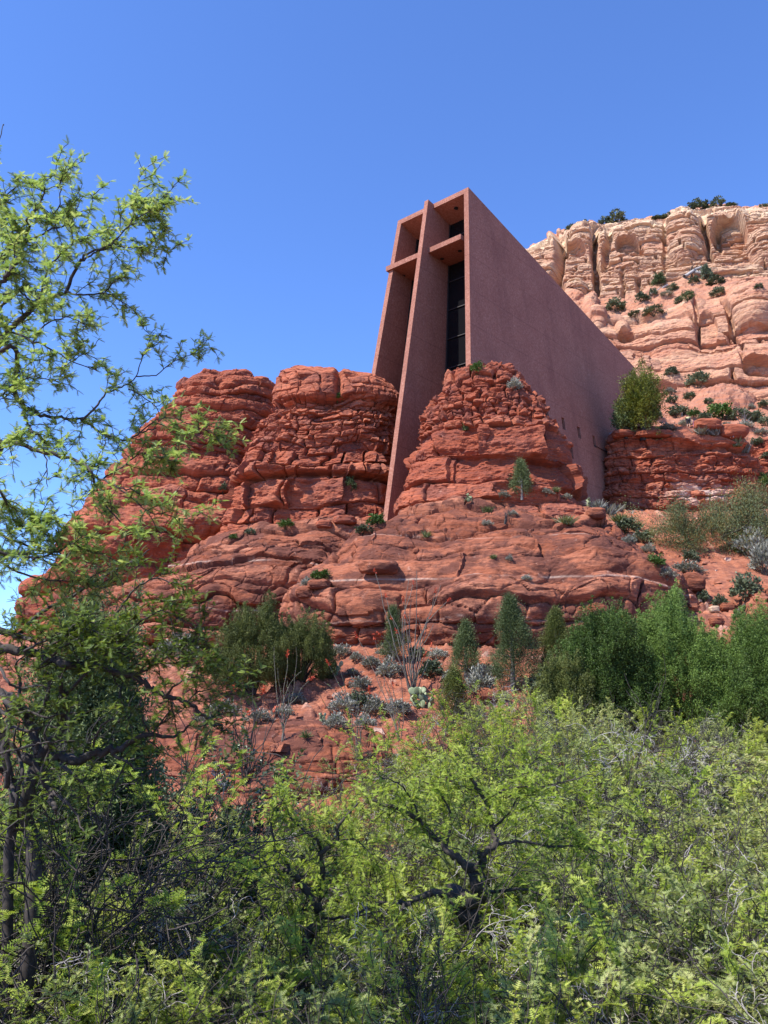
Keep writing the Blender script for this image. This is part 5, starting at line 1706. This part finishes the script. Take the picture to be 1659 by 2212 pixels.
# ------------------------------------------------------------------ the thicket in front
def make_thicket(seed, leafT, leafm, H=3.2, Wd=4.4, size=(0.05, 0.088), stems=6, per=6, dense=1.0, deadn=7, tint=(0.2, 0.62), deadm=None):
    rg = np.random.RandomState(seed)
    br, tips = Acc(), []
    sp = dict(seg=5, wig=0.17, trop=[0.03, -0.02, -0.03, -0.02, 0.0], max=4, n=[4, 4, 4, 3], ang=(0.45, 1.1), lr=(0.58, 0.84), leafback=0, t0=0.25, rmin=0.0045)
    for q in range(stems):
        a = q * 6.283 / stems + rg.uniform(-.5, .5)
        sl = rg.uniform(0.25, 1.0)
        grow(rg, br, tips, (rg.normal(0, .12), rg.normal(0, .12), -0.25), (sl * math.cos(a), sl * math.sin(a), 0.85), rg.uniform(1.1, 1.6), rg.uniform(0.035, 0.06), 0, sp)
    E = np.array([t[0][-1] for t in tips])
    sc = np.array([Wd / (np.percentile(E[:, 0], 98) - np.percentile(E[:, 0], 2)), Wd / (np.percentile(E[:, 1], 98) - np.percentile(E[:, 1], 2)), H / np.percentile(E[:, 2], 98.5)])
    for q in range(len(br.V)):
        br.V[q] = br.V[q] * sc
    tips = [(p * sc, l) for p, l in tips]
    gapn = [vnoise(t[0][-1] * 1.35, seed) for t in tips]
    keep = [t for t, g in zip(tips, gapn) if rg.rand() < dense and g < 0.08]
    lf = Acc()
    leaves_on(rg, keep, leafT, lf, step=0.05, per=per, size=size, tint=tint, skip=0.1, spread=0.8, upb=0.2)
    dd, tp = Acc(), []
    sp2 = dict(seg=6, wig=0.24, trop=[0.0, 0.0, 0.0, 0.0], max=3, n=[4, 3, 2], ang=(0.4, 1.1), lr=(0.45, 0.8), t0=0.2, rmin=0.0036)
    for q in range(int(deadn * 2.6)):
        b = E[rg.randint(len(E))] * sc * rg.uniform(0.55, 0.9)
        v = nrm_(b - np.array([0, 0, H * 0.3]))
        grow(rg, dd, tp, b, v * 0.8 + rand_dirs(rg, 1)[0] * 0.7, rg.uniform(0.28, 0.6), rg.uniform(0.0055, 0.010), 0, sp2)
    return [('branches', br.mesh('branches', M_bark), None), ('foliage', lf.mesh('foliage', leafm), None), ('dead_sprays', dd.mesh('dead_sprays', deadm or M_dead), None)]


THICK = {
    'mes': [make_thicket(901 + k, P4, M_leaf, dense=(0.95, 0.8, 0.9)[k], deadn=(9, 22, 14)[k], tint=((0.42, 0.85), (0.3, 0.7), (0.5, 0.95))[k]) for k in range(3)],
    'cat': [make_thicket(911 + k, P4, M_leaf_b, size=(0.045, 0.08), dense=(0.9, 0.8)[k], deadn=(16, 30)[k], tint=((0.45, 0.9), (0.35, 0.75))[k]) for k in range(2)],
    'oak': [make_thicket(921 + k, OV, M_broad, size=(0.05, 0.08), per=5, stems=7, deadn=5, H=3.0, Wd=3.4) for k in range(2)],
    'tangle': [make_thicket(941, P4, M_leaf, dense=0.3, deadn=40, tint=(0.1, 0.5), deadm=M_bark)],
    'bare': [make_thicket(931 + k, P4, M_leaf, dense=0.35, deadn=46, tint=(0.15, 0.5)) for k in range(1)],
}
TALL = {k: [max(float(np.percentile(np.array([v.co.z for v in p[1][1].vertices]), 98.5)), 0.1) for p in v] for k, v in THICK.items()}

#        kind, variant, column, top row, distance
ROWS = [
    ('farthest row, against the red slope', [('cat', 0, 850, 1605, 26), ('mes', 0, 955, 1512, 26), ('cat', 1, 1075, 1500, 26.5), ('mes', 2, 1190, 1515, 26), ('cat', 0, 1310, 1535, 27), ('mes', 0, 1425, 1545, 27), ('cat', 1, 1550, 1560, 26), ('mes', 2, 1680, 1560, 26), ('mes', 2, 1015, 1530, 24), ('cat', 0, 1250, 1550, 24), ('mes', 0, 1500, 1580, 24),
                                              ('cat', 0, 600, 1760, 22), ('mes', 2, 725, 1700, 23)]),
    ('fourth row back', [('oak', 0, 210, 1560, 17), ('oak', 1, 345, 1660, 16.5), ('oak', 0, 465, 1668, 16), ('oak', 1, 70, 1590, 16), ('mes', 1, 90, 1745, 15.5), ('cat', 0, 270, 1760, 15.5), ('mes', 0, 420, 1780, 15.5), ('cat', 1, 560, 1810, 17), ('mes', 2, 700, 1775, 18), ('cat', 0, 850, 1665, 18.5), ('mes', 2, 1000, 1620, 18), ('mes', 0, 1150, 1590, 19), ('cat', 0, 1290, 1605, 19), ('bare', 0, 1420, 1615, 20),
                         ('mes', 2, 1550, 1640, 18.5), ('cat', 0, 1690, 1640, 18)]),
    ('middle row', [('mes', 2, 40, 1800, 12.5), ('cat', 0, 200, 1770, 12.6), ('cat', 0, 370, 1810, 13), ('mes', 1, 545, 1900, 13), ('cat', 1, 1220, 1740, 13.5), ('mes', 0, 1370, 1740, 13.5), ('cat', 0, 1510, 1745, 13), ('mes', 2, 1660, 1760, 12.5), ('mes', 0, 900, 1760, 14.5), ('mes', 2, 1060, 1740, 14.5), ('mes', 1, 740, 1850, 14)]),
    ('tangle under the dark mesquite', [('tangle', 0, 10, 1580, 10.6), ('tangle', 0, -70, 1740, 9.6)]),
    ('second row', [('bare', 0, 60, 2020, 9.8), ('mes', 2, 230, 1995, 9.8), ('cat', 1, 420, 1985, 10), ('mes', 0, 590, 2010, 9.8), ('bare', 0, 800, 2010, 10), ('mes', 2, 1010, 2040, 9.3), ('mes', 0, 1230, 1930, 9.8), ('cat', 0, 1390, 1900, 10), ('mes', 1, 1540, 1900, 10), ('cat', 1, 1690, 1910, 9.6)]),
    ('row along the bottom edge', [('cat', 1, 110, 2110, 7.9), ('mes', 1, 330, 2120, 7.8), ('mes', 2, 560, 2110, 7.8), ('cat', 0, 760, 2120, 7.9), ('mes', 0, 950, 2090, 7.8), ('mes', 2, 1130, 2080, 7.7), ('cat', 0, 1330, 2090, 7.8), ('mes', 1, 1520, 2080, 7.9), ('cat', 1, 1700, 2090, 7.8)]),
]
NMS = {'mes': 'leafy green mesquite bush', 'cat': 'yellow-green thorny catclaw bush', 'oak': 'grey-green glossy scrub oak', 'bare': 'thin-leaved bush full of bare grey twigs', 'tangle': 'dark twiggy bush'}
_proto = {}
_r = random.Random(5)
for rname, items in ROWS:
    for i, (kd, vv, px, top, D) in enumerate(sorted(items, key=lambda q: q[2])):
        tp = at(px, top, D)
        gz = float(ground_z(tp[0], tp[1]))
        sc = max(0.5, (tp[2] - gz) / TALL[kd][vv])
        loc = (tp[0], tp[1], gz)
        lab = NMS[kd] + ', ' + ORD[i] + ' from the left in the ' + rname
        if (kd, vv) not in _proto:
            nm = {'mes': 'mesquite_bush', 'cat': 'catclaw_bush', 'oak': 'scrub_oak', 'bare': 'twiggy_bush', 'tangle': 'tangled_bush'}[kd]
            o = empty(nm, loc); tag(o, lab, 'bush', 'bushes of the foreground thicket')
            for pn, me, _ in THICK[kd][vv]:
                link(pn, me, o)
            o.rotation_euler = (0, 0, _r.uniform(0, 6.28)); o.scale = (sc, sc, sc)
            _proto[(kd, vv)] = o
        else:
            copy_thing(_proto[(kd, vv)], loc, _r.uniform(0, 6.28), sc, lab)


# ---- trees drawn limb by limb
def smooth_poly(P, k=5):
    P = np.asarray(P, float)
    if len(P) < 3:
        return np.stack([np.linspace(P[0][c], P[-1][c], k + 1) for c in range(P.shape[1])], 1)
    Q = np.concatenate([[2 * P[0] - P[1]], P, [2 * P[-1] - P[-2]]])
    out = []
    for i in range(1, len(Q) - 2):
        for t in np.linspace(0, 1, k, endpoint=False):
            a, b, c, d = Q[i - 1], Q[i], Q[i + 1], Q[i + 2]
            out.append(0.5 * ((2 * b) + (-a + c) * t + (2 * a - 5 * b + 4 * c - d) * t * t + (-a + 3 * b - 3 * c + d) * t ** 3))
    out.append(P[-1])
    return np.array(out)


def limb_tree(name, label, cat, base, limbs, seed, leafT, leafm, barkm, twig=(0.25, 0.55), tstep=0.09, size=(0.05, 0.08), per=2, tint=(0.25, 0.65), lstep=0.04, sub=2, skipf=0.0, rscale=1.0, leaf_from=0.15):
    """limbs: (points [(column, row)...], distance at start, distance at end, radius at start, at end, leafiness)"""
    rg = np.random.RandomState(seed)
    base = np.asarray(base, float)
    br, lf = Acc(), Acc()
    tips = []
    for pts, D0, D1, r0, r1, lv in limbs:
        pts = np.array(pts, float)
        D = np.linspace(D0, D1, len(pts)) + np.concatenate([[0], rg.normal(0, 0.10, len(pts) - 1)])
        W3 = at(pts[:, 0], pts[:, 1], D) - base
        S3 = smooth_poly(W3, 5)
        S3[1:-1] += rg.normal(0, min(0.16 * r0 + 0.003, 0.012), S3[1:-1].shape)
        rad = np.linspace(r0, r1, len(S3)) * rscale
        br.tube(S3, rad, 7, rg.rand())
        sg = np.linalg.norm(np.diff(S3, axis=0), axis=1); L = sg.sum()
        if lv <= 0:
            continue
        m = int(L / tstep * lv)
        cl = np.concatenate([[0], np.cumsum(sg)])
        for q in range(m):
            x = L * rg.uniform(leaf_from, 1.0)
            p = np.array([np.interp(x, cl, S3[:, c]) for c in range(3)])
            i = min(np.searchsorted(cl, x), len(S3) - 1)
            d = nrm_(S3[i] - S3[max(i - 1, 0)])
            dd = turn(rg, d, rg.uniform(0.5, 1.35)); dd[2] += 0.12
            tl = rg.uniform(*twig) * (0.65 + 0.35 * (1 - x / L))
            sp = dict(seg=5, wig=0.2, trop=[0.0, -0.02, 0], max=sub - 1, n=[3, 2], ang=(0.5, 1.1), lr=(0.5, 0.8), rmin=0.0028, leafback=1, t0=0.3)
            grow(rg, br, tips, p, dd, tl, max(0.0045, min(0.4 * np.interp(x, cl, rad), 0.010)), 0, sp)
    tips = [t for t in tips if rg.rand() >= skipf]
    leaves_on(rg, tips, leafT, lf, step=lstep, per=per, size=size, tint=tint, skip=0.15)
    parts = [('limbs', br, barkm), ('foliage', lf, leafm)]
    return plant(name, label, cat, base, parts)


z3 = lambda L: [(0.3969 * x, 329 + 0.3969 * y) for x, y in L]
z7 = lambda L: [(0.3225 * x, 1152 + 0.3225 * y) for x, y in L]
z8 = lambda L: [(822.9 + 0.504 * x, 1536 + 0.504 * y) for x, y in L]
z9 = lambda L: [(0.496 * x, 1536 + 0.496 * y) for x, y in L]

bx = at(-140, 1900, 6.6)
base = (bx[0], bx[1], float(ground_z(bx[0], bx[1])))
def px_of(p):
    a, b = proj(np.asarray(p)); return (float(a), float(b))
b0 = px_of(base)
LM = [
    ([b0, (-150, 1700), (-120, 1400), (-100, 1150), (-70, 900), (-40, 730)], 6.6, 6.4, 0.17, 0.07, 0.0),
    ([(-120, 1400), (-90, 1200), (-40, 1050), (0, 965)], 6.6, 6.5, 0.09, 0.05, 0.3),
    ([(-70, 900), (-30, 720)] + z3([(0, 730), (45, 660), (90, 590), (150, 480), (160, 350), (230, 250), (240, 190)]), 6.3, 6.0, 0.035, 0.006, 1.0),
    ([(-50, 760)] + z3([(0, 850), (60, 800), (105, 760), (160, 800), (230, 800)]), 6.5, 6.2, 0.02, 0.006, 0.6),
    ([(-90, 1000), (-20, 780)] + z3([(60, 960), (130, 890), (200, 830), (280, 790), (360, 755), (400, 650), (440, 590), (500, 540)]), 6.6, 6.2, 0.04, 0.012, 0.35),
    (z3([(360, 755), (430, 775), (560, 765), (620, 700), (655, 680)]), 6.3, 6.5, 0.013, 0.004, 0.8),
    (z3([(560, 765), (660, 790), (700, 800)]), 6.4, 6.6, 0.008, 0.003, 0.9),
    (z3([(440, 590), (520, 550), (600, 520), (750, 520), (880, 515), (935, 540)]), 6.2, 6.6, 0.012, 0.003, 1.1),
    (z3([(500, 540), (600, 500), (700, 400), (735, 310), (740, 230), (760, 120)]), 6.2, 6.3, 0.012, 0.003, 1.15),
    (z3([(735, 360), (800, 330), (880, 250), (960, 180)]), 6.3, 6.5, 0.007, 0.003, 1.0),
    (z3([(740, 360), (800, 330), (880, 360), (920, 420)]), 6.3, 6.5, 0.007, 0.003, 0.9),
    (z3([(150, 480), (260, 430), (380, 380), (440, 260), (520, 220)]), 6.1, 6.3, 0.012, 0.003, 1.2),
    (z3([(160, 350), (300, 330), (330, 200), (300, 110)]), 6.1, 6.0, 0.010, 0.003, 1.0),
    (z3([(200, 830), (260, 640), (330, 560), (420, 480), (520, 440)]), 6.0, 5.8, 0.012, 0.003, 1.2),
    (z3([(45, 660), (90, 520), (40, 420), (60, 330)]), 6.2, 6.3, 0.012, 0.003, 1.0),
    ([(-60, 900)] + z3([(0, 1000), (180, 1030), (290, 1080), (400, 1140), (530, 1185)]), 6.3, 5.9, 0.016, 0.004, 0.9),
    (z3([(180, 1030), (260, 930), (380, 900), (480, 960)]), 6.0, 5.8, 0.010, 0.003, 1.1),
    ([(-70, 800)] + z3([(60, 1060), (90, 1180), (80, 1300), (120, 1370), (200, 1420), (310, 1440), (440, 1460), (520, 1500), (650, 1560), (760, 1530), (850, 1500)]), 6.4, 6.2, 0.03, 0.007, 0.65),
    (z3([(440, 1460), (520, 1390), (580, 1310), (660, 1280), (740, 1220), (780, 1100), (840, 980)]), 6.3, 6.5, 0.014, 0.003, 0.6),
    (z3([(740, 1220), (850, 1210), (960, 1130), (1090, 1090)]), 6.4, 6.6, 0.008, 0.003, 0.8),
    (z3([(700, 1290), (780, 1330), (850, 1380), (910, 1350)]), 6.4, 6.5, 0.008, 0.003, 0.6),
    (z3([(760, 1530), (850, 1460), (960, 1450), (1080, 1500), (1200, 1540)]), 6.2, 6.1, 0.008, 0.003, 1.5),
    ([(-80, 1000)] + z3([(0, 1580), (130, 1600), (280, 1640), (420, 1680), (520, 1760), (640, 1820), (760, 1860)]), 6.2, 5.8, 0.03, 0.006, 0.8),
    (z3([(420, 1680), (500, 1740), (530, 1850), (600, 1950), (700, 2050), (800, 2120)]), 6.0, 5.9, 0.014, 0.004, 0.85),
    (z3([(560, 1780), (680, 1700), (760, 1640), (860, 1660), (940, 1700)]), 6.0, 6.2, 0.010, 0.003, 1.4),
    (z3([(640, 1820), (740, 1900), (820, 1960), (980, 1990), (1060, 2000)]), 5.9, 6.0, 0.008, 0.003, 1.3),
    (z3([(120, 1370), (150, 1480), (180, 1520), (240, 1580), (250, 1700), (260, 1820)]), 6.3, 6.1, 0.016, 0.004, 0.8),
    ([(-60, 1150)] + z3([(0, 2170), (120, 2190), (200, 2210), (360, 2150), (480, 2080)]), 6.0, 5.8, 0.02, 0.004, 1.2),
    ([(-60, 1100), (0, 1150), (60, 1180), (130, 1200), (190, 1190), (260, 1215)], 6.2, 6.0, 0.016, 0.004, 1.4),
    ([(-60, 1160), (10, 1220), (80, 1250), (150, 1255), (230, 1270)], 6.3, 6.1, 0.016, 0.004, 1.4),
    ([(-60, 1060), (20, 1080), (90, 1120), (140, 1110)], 6.3, 6.1, 0.012, 0.003, 1.2),
    ([(-60, 1000)] + z3([(0, 1850), (60, 1960), (100, 2050), (180, 2000), (300, 1990)]), 6.1, 5.9, 0.014, 0.003, 1.1),
    ([(-60, 900)] + z3([(0, 1330), (60, 1280), (160, 1220), (300, 1240), (420, 1200)]), 6.2, 6.0, 0.012, 0.003, 1.1),
    ([(-60, 500), (0, 290), (8, 268)], 6.3, 6.4, 0.008, 0.003, 0.35),
    ([(-60, 560), (0, 440), (40, 400), (80, 385)], 6.3, 6.4, 0.010, 0.003, 0.9),
    ([(-60, 620), (0, 560), (30, 520), (10, 470)], 6.3, 6.4, 0.010, 0.003, 0.9),
]
limb_tree('mesquite_tree', 'tall airy mesquite leaning in from the left edge across the sky', 'mesquite', base, LM, 941, PF, M_leaf_t, M_bark, twig=(0.10, 0.28), tstep=0.085, size=(0.042, 0.066), per=5, lstep=0.044, tint=(0.3, 0.75), rscale=0.72)

# the dark tangled tree under it
bx = at(70, 1920, 9.0)
base = (bx[0], bx[1], float(ground_z(bx[0], bx[1])))
b0 = px_of(base)
T_ = (260, 1500)
LT = [
    ([b0, (75, 1900), (60, 1780)] + z7([(200, 1680), T_]), 9.0, 8.8, 0.085, 0.06, 0.0),
    ([b0, (20, 1900), (30, 1750), (10, 1600), (-40, 1450)], 9.0, 9.0, 0.06, 0.04, 0.2),
    (z7([(-100, 560), (0, 650), (120, 680), (210, 720)]), 8.8, 8.4, 0.05, 0.02, 0.4),
    (z7([(-60, 720), (0, 770), (160, 790), (300, 820), (450, 880), (600, 880), (760, 930), (900, 960), (1000, 1030), (1100, 1090), (1250, 1130), (1350, 1200), (1450, 1280), (1530, 1330)]), 8.6, 8.2, 0.055, 0.010, 0.5),
    (z7([(900, 960), (1000, 900), (1100, 840), (1200, 760), (1300, 720), (1400, 700)]), 8.2, 8.0, 0.016, 0.004, 1.2),
    (z7([(1100, 1090), (1200, 1000), (1320, 960), (1440, 940)]), 8.1, 8.0, 0.012, 0.004, 1.1),
    (z7([(1250, 1130), (1330, 1060), (1430, 1050), (1520, 1100)]), 8.1, 7.9, 0.010, 0.004, 1.4),
    (z7([T_, (200, 1260), (120, 1130), (0, 1050), (-80, 1000)]), 8.8, 8.9, 0.05, 0.03, 0.15),
    (z7([T_, (400, 1330), (440, 1200), (420, 1100), (400, 960), (460, 860)]), 8.8, 8.4, 0.05, 0.014, 0.25),
    (z7([(420, 1100), (560, 960), (640, 860), (600, 760)]), 8.5, 8.2, 0.02, 0.006, 0.4),
    (z7([T_, (380, 1500), (520, 1520), (600, 1490), (740, 1460), (850, 1410), (1000, 1350), (1150, 1360), (1280, 1280)]), 8.8, 8.5, 0.06, 0.010, 0.25),
    (z7([(740, 1460), (790, 1500), (860, 1530), (900, 1570), (980, 1570)]), 8.6, 8.4, 0.018, 0.005, 0.2),
    (z7([(600, 1490), (660, 1330), (740, 1250), (820, 1280)]), 8.7, 8.5, 0.014, 0.004, 0.3),
    (z7([(1000, 1350), (960, 1250), (940, 1130), (960, 1060)]), 8.5, 8.5, 0.012, 0.005, 0.3),
    (z7([(1000, 1350), (1080, 1270), (1160, 1150), (1130, 1100)]), 8.5, 8.4, 0.010, 0.004, 0.3),
    (z7([(160, 1500), (260, 1590), (330, 1720), (360, 1830), (380, 1880)]), 8.8, 8.3, 0.05, 0.012, 0.3),
    (z7([(330, 1720), (440, 1800), (520, 1900), (560, 2000)]), 8.5, 8.2, 0.018, 0.006, 0.5),
    (z7([(400, 1550), (480, 1600), (570, 1700), (600, 1850), (620, 1950)]), 8.6, 8.3, 0.02, 0.006, 0.4),
    (z7([(200, 1260), (300, 1150), (330, 980), (280, 880), (330, 760)]), 8.7, 8.3, 0.025, 0.006, 0.35),
    (z7([(120, 1130), (140, 980), (100, 880), (180, 800)]), 8.7, 8.4, 0.02, 0.006, 0.3),
    (z7([(280, 880), (420, 760), (560, 700), (700, 730), (820, 720)]), 8.3, 8.0, 0.016, 0.004, 1.0),
    (z7([(330, 760), (460, 680), (560, 640), (700, 680)]), 8.3, 8.0, 0.012, 0.004, 1.1),
    (z7([(160, 790), (300, 720), (420, 660), (540, 600), (640, 600)]), 8.4, 8.0, 0.014, 0.004, 1.0),
    (z7([(600, 880), (700, 820), (800, 800), (900, 860)]), 8.3, 8.0, 0.012, 0.004, 1.0),
    (z7([(760, 930), (820, 1000), (800, 1100), (860, 1180)]), 8.3, 8.1, 0.012, 0.004, 0.5),
    (z7([(120, 680), (240, 560), (330, 500), (480, 430), (640, 320), (780, 240), (900, 180), (1000, 110)]), 8.6, 8.2, 0.022, 0.006, 0.22),
    (z7([(480, 430), (480, 320), (520, 240)]), 8.4, 8.3, 0.010, 0.004, 0.3),
    (z7([(760, 560), (830, 460), (920, 360), (1060, 300), (1200, 380), (1220, 470)]), 8.2, 8.0, 0.012, 0.004, 0.45),
    (z7([(820, 720), (900, 620), (1000, 560), (1100, 520), (1250, 600), (1380, 640)]), 8.1, 7.9, 0.010, 0.003, 1.0),
    (z7([(-60, 1300), (60, 1400), (140, 1480), T_]), 8.8, 8.8, 0.03, 0.02, 0.1),
    (z7([(0, 1050), (90, 1180), (160, 1240), (230, 1380), (240, 1480)]), 8.7, 8.7, 0.03, 0.02, 0.1),
    (z7([(-40, 1350), (80, 1300), (190, 1330), (300, 1290), (420, 1310)]), 8.5, 8.3, 0.02, 0.006, 0.15),
    (z7([(-40, 1150), (60, 1220), (180, 1190), (320, 1230), (460, 1200), (560, 1230)]), 8.5, 8.2, 0.018, 0.005, 0.15),
    (z7([(40, 1700), (60, 1560), (20, 1430), (60, 1300), (40, 1180)]), 8.6, 8.5, 0.03, 0.012, 0.1),
    (z7([(120, 1720), (150, 1600), (130, 1500), (90, 1380), (130, 1260)]), 8.6, 8.4, 0.022, 0.008, 0.1),
    (z7([(300, 1700), (280, 1600), (330, 1450), (300, 1350), (360, 1220)]), 8.5, 8.3, 0.018, 0.006, 0.15),
    (z7([(-40, 1480), (100, 1450), (220, 1420), (330, 1400), (500, 1390)]), 8.4, 8.2, 0.014, 0.005, 0.15),
    (z7([(0, 900), (60, 1000), (150, 1040), (260, 1020), (380, 1060)]), 8.5, 8.3, 0.016, 0.005, 0.2),
    (z7([(-60, 1560), (40, 1620), (100, 1760), (120, 1900)]), 8.8, 8.6, 0.03, 0.012, 0.4),
]
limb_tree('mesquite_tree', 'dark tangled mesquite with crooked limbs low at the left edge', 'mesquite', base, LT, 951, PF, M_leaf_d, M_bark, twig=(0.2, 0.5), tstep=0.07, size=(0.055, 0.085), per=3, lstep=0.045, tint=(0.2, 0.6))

# two gnarled trees showing their trunks in the thicket
bx = at(1062, 2060, 11.0)
base = (bx[0], bx[1], float(ground_z(bx[0], bx[1])))
b0 = px_of(base)
LA = [
    ([b0] + z8([(470, 1060), (410, 920), (340, 840), (290, 790), (310, 775), (370, 815), (420, 800), (410, 740), (390, 680)]), 11.0, 10.8, 0.13, 0.075, 0.0),
    (z8([(290, 790), (240, 775), (200, 790), (100, 825), (0, 830), (-100, 870)]), 10.9, 10.5, 0.055, 0.015, 0.35),
    (z8([(390, 680), (440, 650), (430, 610), (490, 570), (480, 500), (440, 380), (400, 300), (360, 270)]), 10.8, 10.6, 0.06, 0.014, 0.5),
    (z8([(390, 680), (350, 650), (280, 590), (180, 490), (120, 440), (0, 400), (-60, 370)]), 10.8, 10.4, 0.055, 0.012, 0.6),
    (z8([(420, 800), (450, 780), (560, 765), (680, 780), (780, 820)]), 10.9, 10.5, 0.03, 0.008, 0.5),
    (z8([(440, 380), (560, 330), (700, 320), (800, 300), (900, 270)]), 10.6, 10.2, 0.018, 0.005, 1.1),
    (z8([(490, 570), (600, 560), (740, 580), (860, 580), (960, 620)]), 10.7, 10.3, 0.02, 0.006, 1.0),
    (z8([(280, 590), (300, 450), (250, 350), (180, 300)]), 10.7, 10.4, 0.02, 0.005, 0.9),
    (z8([(180, 490), (120, 360), (60, 300), (-20, 280)]), 10.6, 10.3, 0.016, 0.005, 1.0),
    (z8([(480, 500), (560, 420), (640, 240), (700, 180)]), 10.7, 10.4, 0.016, 0.005, 1.0),
    (z8([(100, 825), (60, 900), (-40, 960), (-120, 1000)]), 10.6, 10.2, 0.02, 0.006, 0.4),
]
limb_tree('mesquite_tree', 'gnarled mesquite with a thick dark S-shaped trunk in the middle of the thicket', 'mesquite', base, LA, 961, PF, M_leaf, M_bark, twig=(0.2, 0.5), tstep=0.075, size=(0.05, 0.08), per=3, lstep=0.045, tint=(0.25, 0.6))
bx = at(650, 2080, 11.0)
base = (bx[0], bx[1], float(ground_z(bx[0], bx[1])))
b0 = px_of(base)
LB = [
    ([b0] + z9([(1330, 1040), (1385, 930), (1380, 860), (1350, 800), (1300, 740), (1270, 710), (1200, 670), (1120, 645), (1030, 590)]), 11.0, 10.6, 0.075, 0.016, 0.3),
    (z9([(1380, 860), (1395, 780), (1400, 720), (1400, 620), (1460, 570), (1490, 480), (1560, 400)]), 10.9, 10.6, 0.05, 0.012, 0.5),
    (z9([(1400, 620), (1380, 560), (1300, 500), (1240, 420)]), 10.8, 10.4, 0.025, 0.006, 1.0),
    (z9([(1270, 710), (1230, 620), (1180, 520), (1190, 440), (1240, 370)]), 10.8, 10.4, 0.025, 0.006, 1.1),
    (z9([(1385, 900), (1480, 900), (1560, 890), (1660, 870)]), 10.9, 10.5, 0.02, 0.007, 0.3),
    (z9([(1460, 570), (1540, 560), (1620, 620)]), 10.8, 10.4, 0.016, 0.005, 0.9),
    (z9([(1120, 645), (1060, 700), (960, 690)]), 10.7, 10.4, 0.014, 0.005, 0.9),
]
limb_tree('mesquite_tree', 'slim forked mesquite trunk left of the gnarled one', 'mesquite', base, LB, 971, PF, M_leaf, M_bark, twig=(0.2, 0.5), tstep=0.075, size=(0.05, 0.08), per=3, lstep=0.045, tint=(0.25, 0.65))
